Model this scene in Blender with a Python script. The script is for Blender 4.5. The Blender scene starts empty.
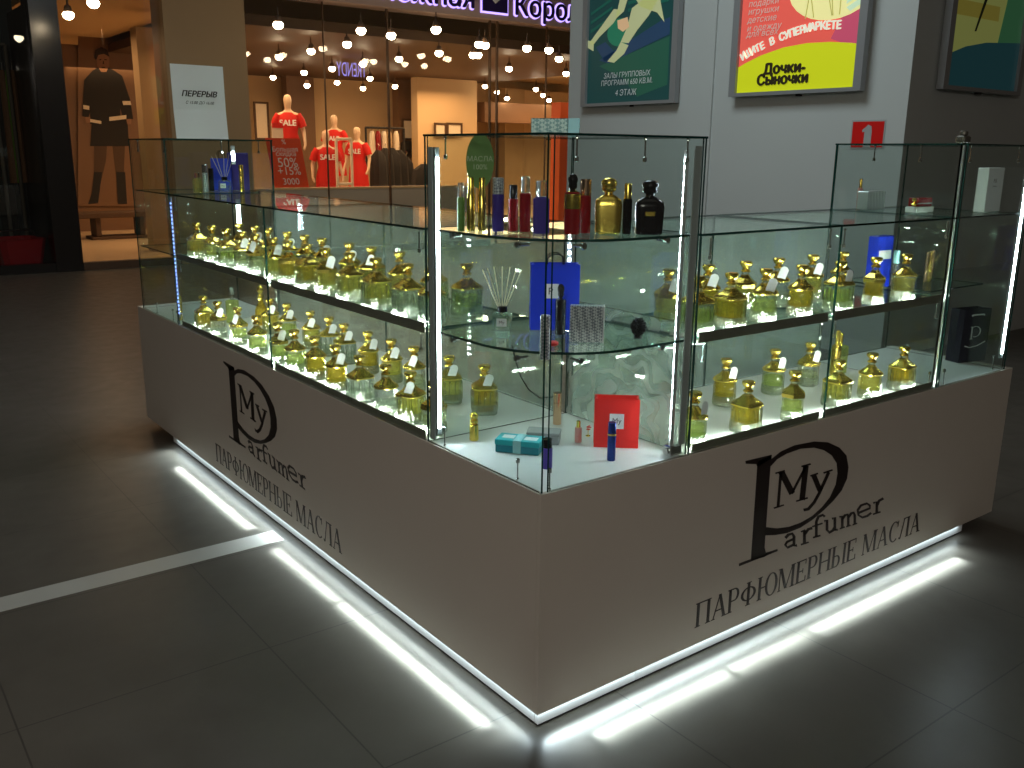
import bpy, bmesh, math, random
import numpy as np
from mathutils import Vector, Matrix
from mathutils.geometry import delaunay_2d_cdt
random.seed(7)
scene = bpy.context.scene
COL = scene.collection
PI = math.pi

# ---------------------------------------------------------------- camera
CF, CX, CY, CZ = 920.818, -1.45833, -1.78246, 1.6
YAW, PITCH, ROLL = 0.920438, -0.247343, 0.01041965
def cam_axes():
    cy, sy = math.cos(YAW), math.sin(YAW)
    fwd = np.array([cy*math.cos(PITCH), sy*math.cos(PITCH), math.sin(PITCH)])
    right = np.array([sy, -cy, 0.0]); up = np.cross(right, fwd)
    r = right*math.cos(ROLL)+up*math.sin(ROLL); u = -right*math.sin(ROLL)+up*math.cos(ROLL)
    return r, u, fwd
CR, CU, CW = cam_axes()
def at(px, py, axis, val):
    """point of the room seen at a pixel, on the plane axis = val"""
    o = np.array([CX, CY, CZ]); d = CW+CR*(px-512)/CF+CU*(384-py)/CF
    k = 'xyz'.index(axis); t = (val-o[k])/d[k]
    return o+t*d
def at_diag(px, s, py=220):
    """point on the vertical plane x + y = s"""
    o = np.array([CX, CY, CZ]); d = CW+CR*(px-512)/CF+CU*(384-py)/CF
    t = (s-o[0]-o[1])/(d[0]+d[1]); return o+t*d
cd = bpy.data.cameras.new('camera'); cam = bpy.data.objects.new('camera', cd); COL.objects.link(cam)
cd.sensor_width = 36; cd.lens = CF/1024*36; cd.clip_start = .05; cd.clip_end = 200
cam.matrix_world = Matrix(((CR[0], CU[0], -CW[0], CX), (CR[1], CU[1], -CW[1], CY), (CR[2], CU[2], -CW[2], CZ), (0, 0, 0, 1)))
scene.camera = cam

# ---------------------------------------------------------------- materials
def new_mat(name):
    m = bpy.data.materials.new(name); m.use_nodes = True; nt = m.node_tree; nt.nodes.clear()
    out = nt.nodes.new('ShaderNodeOutputMaterial'); return m, nt, out
def pbr(name, col, rough=.5, metal=0, trans=0, ior=1.45, noise=0, nscale=20, bump=0, spec=.5, coat=0):
    m, nt, out = new_mat(name); b = nt.nodes.new('ShaderNodeBsdfPrincipled')
    b.inputs['Base Color'].default_value = (*col, 1); b.inputs['Roughness'].default_value = rough
    b.inputs['Metallic'].default_value = metal; b.inputs['Transmission Weight'].default_value = trans
    b.inputs['IOR'].default_value = ior; b.inputs['Specular IOR Level'].default_value = spec
    b.inputs['Coat Weight'].default_value = coat
    if noise or bump:
        tc = nt.nodes.new('ShaderNodeTexCoord'); n = nt.nodes.new('ShaderNodeTexNoise'); n.inputs['Scale'].default_value = nscale
        n.inputs['Detail'].default_value = 4; nt.links.new(tc.outputs['Object'], n.inputs['Vector'])
        if noise:
            r = nt.nodes.new('ShaderNodeMix'); r.data_type = 'RGBA'
            r.inputs[6].default_value = (*[max(0, c*(1-noise)) for c in col], 1); r.inputs[7].default_value = (*[min(1, c*(1+noise)) for c in col], 1)
            nt.links.new(n.outputs['Fac'], r.inputs[0]); nt.links.new(r.outputs[2], b.inputs['Base Color'])
        if bump:
            bp = nt.nodes.new('ShaderNodeBump'); bp.inputs['Strength'].default_value = bump; bp.inputs['Distance'].default_value = .01
            nt.links.new(n.outputs['Fac'], bp.inputs['Height']); nt.links.new(bp.outputs[0], b.inputs['Normal'])
    nt.links.new(b.outputs[0], out.inputs[0]); return m
def emit(name, col, s):
    m, nt, out = new_mat(name); e = nt.nodes.new('ShaderNodeEmission'); e.inputs[0].default_value = (*col, 1); e.inputs[1].default_value = s
    nt.links.new(e.outputs[0], out.inputs[0]); return m
def pane_mat(name, tint, refl=.05, edge=.55, film=0, filmcol=(.6, .7, .68), pattern=False):
    """thin sheet glass: clear straight through, mirror like at a slant, optionally with a translucent film"""
    m, nt, out = new_mat(name); N = nt.nodes.new
    tr = N('ShaderNodeBsdfTransparent'); tr.inputs[0].default_value = (*tint, 1)
    gl = N('ShaderNodeBsdfGlossy'); gl.inputs['Roughness'].default_value = .0; gl.inputs[0].default_value = (1, 1, 1, 1)
    lw = N('ShaderNodeLayerWeight'); lw.inputs[0].default_value = .5
    pw = N('ShaderNodeMath'); pw.operation = 'POWER'; pw.inputs[1].default_value = 4
    ma = N('ShaderNodeMath'); ma.operation = 'MULTIPLY_ADD'; ma.inputs[1].default_value = edge; ma.inputs[2].default_value = refl
    nt.links.new(lw.outputs['Facing'], pw.inputs[0]); nt.links.new(pw.outputs[0], ma.inputs[0])
    base = tr.outputs[0]
    if film:
        df = N('ShaderNodeBsdfDiffuse'); df.inputs[0].default_value = (*filmcol, 1)
        tl = N('ShaderNodeBsdfTranslucent'); tl.inputs[0].default_value = (*filmcol, 1)
        ad = N('ShaderNodeMixShader'); ad.inputs[0].default_value = .4; nt.links.new(df.outputs[0], ad.inputs[1]); nt.links.new(tl.outputs[0], ad.inputs[2])
        mx = N('ShaderNodeMixShader'); mx.inputs[0].default_value = film
        nt.links.new(tr.outputs[0], mx.inputs[1]); nt.links.new(ad.outputs[0], mx.inputs[2])
        if pattern:
            tc = N('ShaderNodeTexCoord'); w = N('ShaderNodeTexWave'); w.wave_type = 'RINGS'; w.inputs['Scale'].default_value = 5
            w.inputs['Distortion'].default_value = 12; w.inputs['Detail'].default_value = 1; w.inputs['Detail Scale'].default_value = 2.2
            cr = N('ShaderNodeValToRGB'); cr.color_ramp.elements[0].position = .62; cr.color_ramp.elements[1].position = .72
            cr.color_ramp.elements[0].color = (film*.35,)*3+(1,); cr.color_ramp.elements[1].color = (film,)*3+(1,)
            nt.links.new(tc.outputs['Object'], w.inputs['Vector']); nt.links.new(w.outputs['Fac'], cr.inputs[0]); nt.links.new(cr.outputs[0], mx.inputs[0])
        base = mx.outputs[0]
    mg = N('ShaderNodeMixShader'); nt.links.new(ma.outputs[0], mg.inputs[0]); nt.links.new(base, mg.inputs[1]); nt.links.new(gl.outputs[0], mg.inputs[2])
    nt.links.new(mg.outputs[0], out.inputs[0]); return m
def glass_mat(name, col, rough=.02, ior=1.45, clear=.35, tint=None, bump=None):
    m, nt, out = new_mat(name); N = nt.nodes.new
    g = N('ShaderNodeBsdfGlass'); g.inputs[0].default_value = (*col, 1); g.inputs['Roughness'].default_value = rough; g.inputs['IOR'].default_value = ior
    t = N('ShaderNodeBsdfTransparent'); t.inputs[0].default_value = (*(tint or col), 1)
    if bump:
        tc = N('ShaderNodeTexCoord'); mp = N('ShaderNodeMapping'); mp.inputs['Scale'].default_value = (1, 1, .35); vo = N('ShaderNodeTexVoronoi'); vo.inputs['Scale'].default_value = bump[0]
        bp = N('ShaderNodeBump'); bp.inputs['Strength'].default_value = bump[1]; bp.inputs['Distance'].default_value = .004
        nt.links.new(tc.outputs['Object'], mp.inputs[0]); nt.links.new(mp.outputs[0], vo.inputs['Vector']); nt.links.new(vo.outputs['Distance'], bp.inputs['Height']); nt.links.new(bp.outputs[0], g.inputs['Normal'])
    mx = N('ShaderNodeMixShader'); mx.inputs[0].default_value = clear
    nt.links.new(g.outputs[0], mx.inputs[1]); nt.links.new(t.outputs[0], mx.inputs[2]); nt.links.new(mx.outputs[0], out.inputs[0]); return m

M = {}
M['panel'] = pbr('panel laminate', (.53, .49, .43), .38, noise=.03, nscale=3)
M['deck'] = pbr('white deck', (.80, .83, .82), .3)
M['plinth'] = pbr('plinth white', (.8, .82, .82), .35)
M['dark'] = pbr('gap shade', (.01, .012, .012), .6)
M['ink'] = pbr('dark vinyl lettering', (.012, .006, .005), .4)
M['alu'] = pbr('aluminium', (.50, .54, .54), .35, metal=.85)
M['alu_dark'] = pbr('dark aluminium', (.13, .13, .11), .4, metal=.6)
M['post'] = pbr('grey satin post', (.40, .43, .43), .45, metal=.1)
M['profile'] = pbr('grey green shelf profile', (.20, .20, .155), .45, metal=.2)
M['chrome'] = pbr('chrome', (.75, .76, .75), .12, metal=1)
M['pane'] = pane_mat('case glass', (.93, .965, .955), .035, .35)
M['shelf'] = pane_mat('shelf glass', (.86, .94, .91), .06, .45)
M['film'] = pane_mat('frosted back glass', (.88, .93, .92), .03, .3, film=.32, filmcol=(.46, .58, .56))
M['damask'] = pane_mat('patterned film glass', (.9, .95, .93), .03, .3, film=.38, filmcol=(.75, .8, .76), pattern=True)
M['edge'] = pbr('green glass edge', (.006, .035, .030), .15)
M['shop_glass'] = pane_mat('shop window glass', (.93, .92, .9), .02, .25)
M['led'] = emit('led diffuser', (.80, .93, 1.0), 100)
M['led_dot'] = emit('led diode', (.85, .95, 1.0), 160)
M['led_blue_reflection'] = emit('blue led reflection', (.25, .35, 1.0), 12)
M['bar'] = emit('shelf light diffuser', (.92, 1.0, .86), 170)
M['gold'] = pbr('polished gold', (.95, .70, .15), .26, metal=1)
M['gold_rose'] = pbr('rose gold', (.85, .55, .36), .2, metal=1)
M['glass'] = glass_mat('cut glass', (.98, 1, .98), .01, 1.5, .5, bump=(90, .55))
M['glass_thin'] = glass_mat('clear thin glass', (.96, 1, 1), .0, 1.3, .4)
for k, c in dict(oil_yellow=(1, .93, .42), oil_green=(.93, .98, .55), oil_amber=(.98, .82, .24), oil_pale=(.98, .98, .80), oil_clear=(.95, .98, .95)).items():
    M[k] = glass_mat(k.replace('_', ' '), c, .03, 1.36, .7); _nt = M[k].node_tree
    _o = [n for n in _nt.nodes if n.type == 'OUTPUT_MATERIAL'][0]; _s = _o.inputs[0].links[0].from_socket
    _d = _nt.nodes.new('ShaderNodeBsdfTranslucent'); _d.inputs[0].default_value = (*c, 1); _e = _nt.nodes.new('ShaderNodeBsdfDiffuse'); _e.inputs[0].default_value = (*c, 1)
    _a = _nt.nodes.new('ShaderNodeMixShader'); _nt.links.new(_d.outputs[0], _a.inputs[1]); _nt.links.new(_e.outputs[0], _a.inputs[2])
    _x = _nt.nodes.new('ShaderNodeMixShader'); _x.inputs[0].default_value = .08; _nt.links.new(_s, _x.inputs[1]); _nt.links.new(_a.outputs[0], _x.inputs[2]); _nt.links.new(_x.outputs[0], _o.inputs[0])
def light_catch_mat():  # milky glass added so the bottle bottoms light up white
    m, nt, out = new_mat('light catching base glass'); N = nt.nodes.new
    g = N('ShaderNodeBsdfGlass'); g.inputs[0].default_value = (.97, 1, .96, 1); g.inputs['Roughness'].default_value = .18; g.inputs['IOR'].default_value = 1.5
    d = N('ShaderNodeBsdfDiffuse'); d.inputs[0].default_value = (.85, .92, .82, 1); t = N('ShaderNodeBsdfTranslucent'); t.inputs[0].default_value = (.85, .92, .80, 1)
    a = N('ShaderNodeMixShader'); a.inputs[0].default_value = .6; nt.links.new(d.outputs[0], a.inputs[1]); nt.links.new(t.outputs[0], a.inputs[2])
    x = N('ShaderNodeMixShader'); x.inputs[0].default_value = .22; nt.links.new(g.outputs[0], x.inputs[1]); nt.links.new(a.outputs[0], x.inputs[2])
    nt.links.new(x.outputs[0], out.inputs[0]); return m
M['cut'] = light_catch_mat()
M['white'] = pbr('white card', (.82, .84, .86), .5)
M['cream'] = pbr('cream', (.78, .70, .55), .6)
M['black'] = pbr('black gloss', (.010, .010, .012), .15)
M['black_matte'] = pbr('black matte', (.012, .011, .011), .7)
M['blue'] = pbr('royal blue', (.015, .05, .72), .35)
M['violet'] = pbr('violet', (.06, .035, .30), .35)
M['navy_dark'] = pbr('dark navy paper', (.012, .013, .028), .4)
M['navy'] = pbr('navy metallic', (.02, .05, .28), .2, metal=.5)
M['red'] = pbr('bright red', (.80, .025, .02), .45)
M['dark_red'] = pbr('dark red', (.28, .008, .012), .25)
M['teal'] = pbr('turquoise card', (.02, .45, .52), .4)
M['teal_dark'] = pbr('dark turquoise card', (.01, .22, .30), .4)
M['teal_pale'] = pbr('pale turquoise ribbon', (.35, .72, .78), .4)
M['grey'] = pbr('grey card', (.35, .37, .37), .5)
M['pink'] = pbr('pink lacquer', (.70, .35, .33), .3)
M['green'] = pbr('olive green paper', (.13, .27, .05), .5)
M['green_print'] = pbr('pale green print', (.55, .65, .40), .5)
M['wood'] = pbr('pale reed', (.75, .66, .48), .7)
def dots_mat(name, a, b, sc):
    m, nt, out = new_mat(name); N = nt.nodes.new
    tc = N('ShaderNodeTexCoord'); ck = N('ShaderNodeTexChecker'); ck.inputs['Scale'].default_value = sc
    ck.inputs[1].default_value = (*a, 1); ck.inputs[2].default_value = (*b, 1)
    p = N('ShaderNodeBsdfPrincipled'); p.inputs['Roughness'].default_value = .3; p.inputs['Metallic'].default_value = .4
    mp = N('ShaderNodeMapping'); mp.inputs['Rotation'].default_value = (.6, .6, .78)
    nt.links.new(tc.outputs['Object'], mp.inputs[0]); nt.links.new(mp.outputs[0], ck.inputs['Vector']); nt.links.new(ck.outputs[0], p.inputs['Base Color']); nt.links.new(p.outputs[0], out.inputs[0]); return m
M['silver_pat'] = dots_mat('silver lattice print', (.75, .78, .80), (.25, .28, .33), 160)
M['teal_pat'] = dots_mat('teal lattice print', (.30, .45, .42), (.12, .24, .24), 110)
# ---- mall
M['wall_grey'] = pbr('grey painted wall', (.46, .49, .48), .6, noise=.05, nscale=1.2)
M['column'] = pbr('taupe column', (.34, .235, .13), .6, noise=.05, nscale=2)
M['tan'] = pbr('tan shop wall', (.50, .35, .19), .7, noise=.06, nscale=.8)
M['tan_light'] = pbr('light tan shop wall', (.68, .50, .29), .7, noise=.04, nscale=.8)
M['brown'] = pbr('brown panel', (.19, .105, .055), .5, noise=.15, nscale=1.5)
M['brown_dark'] = pbr('dark brown ceiling', (.075, .040, .02), .6, noise=.1, nscale=1)
M['fascia'] = pbr('fascia', (.36, .27, .24), .5)
M['shop_floor'] = pbr('cream shop floor', (.66, .50, .32), .22, noise=.05, nscale=2)
M['podium'] = pbr('glossy pale podium', (.50, .47, .42), .06, spec=.9)
M['pillar_dark'] = pbr('near black pillar', (.012, .009, .008), .25)
M['spot'] = emit('warm spot lamp', (1.0, .80, .52), 45)
M['spot_cool'] = emit('cool spot lamp', (.9, 1, .95), 30)
M['sign_halo'] = emit('violet sign glow', (.42, .30, 1.0), 2.2)
M['sign_ink'] = pbr('dark violet letter', (.02, .012, .09), .3)
M['trendy_reflection'] = emit('blue violet sign reflection', (.35, .30, .9), 1.1)
M['mannequin'] = pbr('pale mannequin', (.70, .52, .36), .4)
M['dress'] = pbr('red knit', (.62, .012, .008), .7)
M['sale_orange'] = pbr('orange red poster', (.78, .07, .015), .5)
M['orange_column'] = pbr('orange column', (.55, .09, .02), .5)
M['frame_grey'] = pbr('grey poster frame', (.30, .31, .32), .35, metal=.3)
M['skin_print'] = pbr('skin tone print', (.30, .16, .09), .6)
M['hair_print'] = pbr('dark hair print', (.03, .015, .01), .6)

def floor_mat():
    m, nt, out = new_mat('mall floor tiles'); N = nt.nodes.new; L = nt.links.new
    tc = N('ShaderNodeTexCoord'); sx = N('ShaderNodeSeparateXYZ'); L(tc.outputs['Object'], sx.inputs[0])
    def line(src, off, per, w):
        a = N('ShaderNodeMath'); a.operation = 'SUBTRACT'; a.inputs[1].default_value = off-w/2; L(src, a.inputs[0])
        b = N('ShaderNodeMath'); b.operation = 'FLOORED_MODULO'; b.inputs[1].default_value = per; L(a.outputs[0], b.inputs[0])
        c = N('ShaderNodeMath'); c.operation = 'LESS_THAN'; c.inputs[1].default_value = w; L(b.outputs[0], c.inputs[0]); return c.outputs[0]
    gx = line(sx.outputs[0], .319, .75, .005); gy = line(sx.outputs[1], .113, .765, .005)
    g = N('ShaderNodeMath'); g.operation = 'MAXIMUM'; L(gx, g.inputs[0]); L(gy, g.inputs[1])
    n1 = N('ShaderNodeTexNoise'); n1.inputs['Scale'].default_value = 2.2; n1.inputs['Detail'].default_value = 6; n1.inputs['Roughness'].default_value = .6; L(tc.outputs['Object'], n1.inputs['Vector'])
    r1 = N('ShaderNodeMix'); r1.data_type = 'RGBA'; r1.inputs[6].default_value = (.048, .042, .034, 1); r1.inputs[7].default_value = (.112, .101, .085, 1); L(n1.outputs['Fac'], r1.inputs[0])
    r2 = N('ShaderNodeMix'); r2.data_type = 'RGBA'; r2.inputs[7].default_value = (.044, .040, .035, 1); L(g.outputs[0], r2.inputs[0]); L(r1.outputs[2], r2.inputs[6])
    p = N('ShaderNodeBsdfPrincipled'); p.inputs['Roughness'].default_value = .34; p.inputs['Specular IOR Level'].default_value = .28
    n2 = N('ShaderNodeTexNoise'); n2.inputs['Scale'].default_value = 9; L(tc.outputs['Object'], n2.inputs['Vector'])
    mr = N('ShaderNodeMapRange'); mr.inputs[3].default_value = .26; mr.inputs[4].default_value = .44; L(n2.outputs['Fac'], mr.inputs[0]); L(mr.outputs[0], p.inputs['Roughness'])
    L(r2.outputs[2], p.inputs['Base Color']); L(p.outputs[0], out.inputs[0]); return m
M['floor'] = floor_mat()
M['strip'] = pbr('pale stone inlay', (.36, .35, .32), .35, noise=.08, nscale=6)

# ---------------------------------------------------------------- mesh helpers
class MB:
    """collects shapes into one mesh"""
    def __init__(s): s.v = []; s.f = []; s.m = []
    def add(s, vs, fs, mi=0):
        k = len(s.v); s.v += [tuple(map(float, p)) for p in vs]; s.f += [tuple(i+k for i in f) for f in fs]; s.m += [mi]*len(fs)
    def box(s, x0, y0, z0, x1, y1, z1, mi=0, edge=None, thin=None):
        vs = [(x, y, z) for z in (z0, z1) for y in (y0, y1) for x in (x0, x1)]
        F = {'z': [(0, 2, 3, 1), (4, 5, 7, 6)], 'y': [(0, 1, 5, 4), (2, 6, 7, 3)], 'x': [(0, 4, 6, 2), (1, 3, 7, 5)]}
        k = len(s.v); s.v += vs
        for ax, fs in F.items():
            for f in fs: s.f.append(tuple(i+k for i in f)); s.m.append(mi if (edge is None or ax == thin) else edge)
    def bbox(s, c, d, mi=0, b=.002):
        """box with chamfered edges, centre of base c, size d"""
        x, y, z = c; w, l, h = d; b = min(b, w*.3, l*.3, h*.3)
        rings = []
        for zz, i in ((0, b), (b, 0), (h-b, 0), (h, b)):
            X, Y = w/2-i, l/2-i; q = b*.8
            rings.append([(x+sx*(X-a), y+sy*(Y-e), z+zz) for sx, sy, a, e in
                          ((-1, -1, 0, q), (-1, -1, q, 0), (1, -1, q, 0), (1, -1, 0, q), (1, 1, 0, q), (1, 1, q, 0), (-1, 1, q, 0), (-1, 1, 0, q))])
        s.loft(rings, mi)
    def loft(s, rings, mi=0, cap=True):
        n = len(rings[0]); k = len(s.v)
        for r in rings: s.v += [tuple(map(float, p)) for p in r]
        for i in range(len(rings)-1):
            for j in range(n):
                a = k+i*n+j; b = k+i*n+(j+1) % n; s.f.append((a, b, b+n, a+n)); s.m.append(mi)
        if cap:
            s.f.append(tuple(k+j for j in reversed(range(n)))); s.m.append(mi)
            s.f.append(tuple(k+(len(rings)-1)*n+j for j in range(n))); s.m.append(mi)
    def lathe(s, prof, c=(0, 0, 0), n=20, mi=0, sq=0, ax=1, ay=1, rot=0):
        """prof [(z, r)]; sq > 0 makes the section a rounded square"""
        rings = []
        for z, r in prof:
            ring = []
            for j in range(n):
                a = 2*PI*(j+.5)/n; ca, sa = math.cos(a), math.sin(a)
                k = 1.0
                if sq: e = 2+sq*6; k = 1/((abs(ca)**e+abs(sa)**e)**(1/e))
                px, py = r*k*ca*ax, r*k*sa*ay
                ring.append((c[0]+px*math.cos(rot)-py*math.sin(rot), c[1]+px*math.sin(rot)+py*math.cos(rot), c[2]+z))
            rings.append(ring)
        s.loft(rings, mi)
    def tube(s, pts, r, n=8, mi=0):
        pts = [Vector(p) for p in pts]; rings = []
        rr = r if isinstance(r, (list, tuple)) else [r]*len(pts)
        for i, p in enumerate(pts):
            d = (pts[min(i+1, len(pts)-1)]-pts[max(i-1, 0)]).normalized()
            a = d.orthogonal().normalized() if i == 0 else (prev-d*prev.dot(d)).normalized()
            prev = a; b = d.cross(a)
            rings.append([p+a*rr[i]*math.cos(2*PI*j/n)+b*rr[i]*math.sin(2*PI*j/n) for j in range(n)])
        s.loft(rings, mi)
    def plate(s, poly, fr, t=.001, mi=0, off=0):
        """flat polygon (u, v) in a frame (o, u, v, n) with thickness t"""
        o, u, v, n = fr; base = [o+u*p[0]+v*p[1]+n*off for p in poly]; top = [q+n*t for q in base]; k = len(poly)
        ar = sum(poly[i][0]*poly[(i+1) % k][1]-poly[(i+1) % k][0]*poly[i][1] for i in range(k))
        if ar < 0: base.reverse(); top.reverse()
        s.loft([base, top], mi)
    def build(s, name, mats, parent=None, smooth=False):
        me = bpy.data.meshes.new(name); me.from_pydata(s.v, [], s.f)
        if not isinstance(mats, (list, tuple)): mats = [mats]
        for m in mats: me.materials.append(m)
        me.polygons.foreach_set('material_index', s.m)
        if smooth:
            me.polygons.foreach_set('use_smooth', [True]*len(s.f))
        me.update(); bm = bmesh.new(); bm.from_mesh(me); bmesh.ops.recalc_face_normals(bm, faces=bm.faces)
        if smooth:
            for e in bm.edges:
                if len(e.link_faces) == 2 and e.calc_face_angle(0) > .6: e.smooth = False
        bm.to_mesh(me); bm.free()
        o = bpy.data.objects.new(name, me); COL.objects.link(o)
        if parent: o.parent = parent
        return o
def fr(o, u, v):
    u = Vector(u).normalized(); v = Vector(v).normalized(); n = u.cross(v); return (Vector(o), u, v, n)
def thing(name, label, cat, loc=(0, 0, 0), rotz=0, group=None):
    o = bpy.data.objects.new(name, None); COL.objects.link(o); o.empty_display_size = .05
    o.location = [float(c) for c in loc]; o.rotation_euler = (0, 0, rotz); o['label'] = label; o['category'] = cat
    if group: o['group'] = group
    return o
def tag(o, label, cat, group=None):
    o['label'] = label; o['category'] = cat
    if group: o['group'] = group
    return o
def struct(o): o['kind'] = 'structure'; return o
def text_mesh(txt, size, frame, align='LEFT', offset=0, t=.0008, shear=0, spacing=1, sx=1, bold=0, mirror=False, u=0, v=0):
    """lettering as mesh data laid in a frame"""
    cu = bpy.data.curves.new('t', 'FONT'); cu.body = txt; cu.size = size; cu.align_x = align; cu.shear = shear; cu.space_character = spacing
    cu.resolution_u = 5; cu.fill_mode = 'NONE'
    ob = bpy.data.objects.new('t', cu); COL.objects.link(ob); dg = bpy.context.evaluated_depsgraph_get()
    me = bpy.data.meshes.new_from_object(ob.evaluated_get(dg)); bpy.data.objects.remove(ob); bpy.data.curves.remove(cu)
    o, U, V, n = frame
    P2 = [p.co.xy.copy() for p in me.vertices]; ED = [tuple(e.vertices) for e in me.edges]
    r = delaunay_2d_cdt(P2, ED, [], 2, 1e-6); cv, tri = r[0], r[2]
    a = np.array([P2[i] for i, j in ED]); c = np.array([P2[j] for i, j in ED]); dy = c[:, 1]-a[:, 1]; dy[dy == 0] = 1e-12
    fs = []
    for t3 in tri:     # keep what lies inside an odd number of outlines
        gx = sum(cv[i][0] for i in t3)/len(t3); gy = sum(cv[i][1] for i in t3)/len(t3)
        k = ((a[:, 1] > gy) != (c[:, 1] > gy)) & (gx < a[:, 0]+(gy-a[:, 1])/dy*(c[:, 0]-a[:, 0]))
        if k.sum() % 2: fs.append(tuple(t3))
    vs = []; f0 = fs; fs = []
    ds = [(0, 0)] if not bold else ([(-bold, 0), (bold, 0), (0, bold*.6), (0, -bold*.6)] if bold < .02 else [(bold*math.cos(q*PI/4), bold*math.sin(q*PI/4)) for q in range(8)])
    for q, (dx, dv) in enumerate(ds):
        k = len(vs); vs += [o+U*((-p[0] if mirror else p[0])*sx+u+dx)+V*(p[1]+v+dv)+n*(offset+q*.00012) for p in cv]; fs += [tuple(i+k for i in t3) for t3 in f0]
    bpy.data.meshes.remove(me); return vs, fs
def text(name, txt, size, frame, mat, parent, **k):
    b = MB(); vs, fs = text_mesh(txt, size, frame, **k); b.add(vs, fs)
    me = bpy.data.meshes.new(name); me.from_pydata(b.v, [], b.f); me.materials.append(mat); o = bpy.data.objects.new(name, me); COL.objects.link(o); o.parent = parent; return o
def link_copy(o, parent=None):
    c = o.copy(); COL.objects.link(c); c.parent = parent
    for ch in list(KIDS.get(o.name, [])): link_copy(ch, c)
    return c
KIDS = {}
def kids(root):
    for o in COL.objects:
        if o.parent: KIDS.setdefault(o.parent.name, [])
    for o in COL.objects:
        if o.parent and o not in KIDS[o.parent.name]: KIDS[o.parent.name].append(o)
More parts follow.
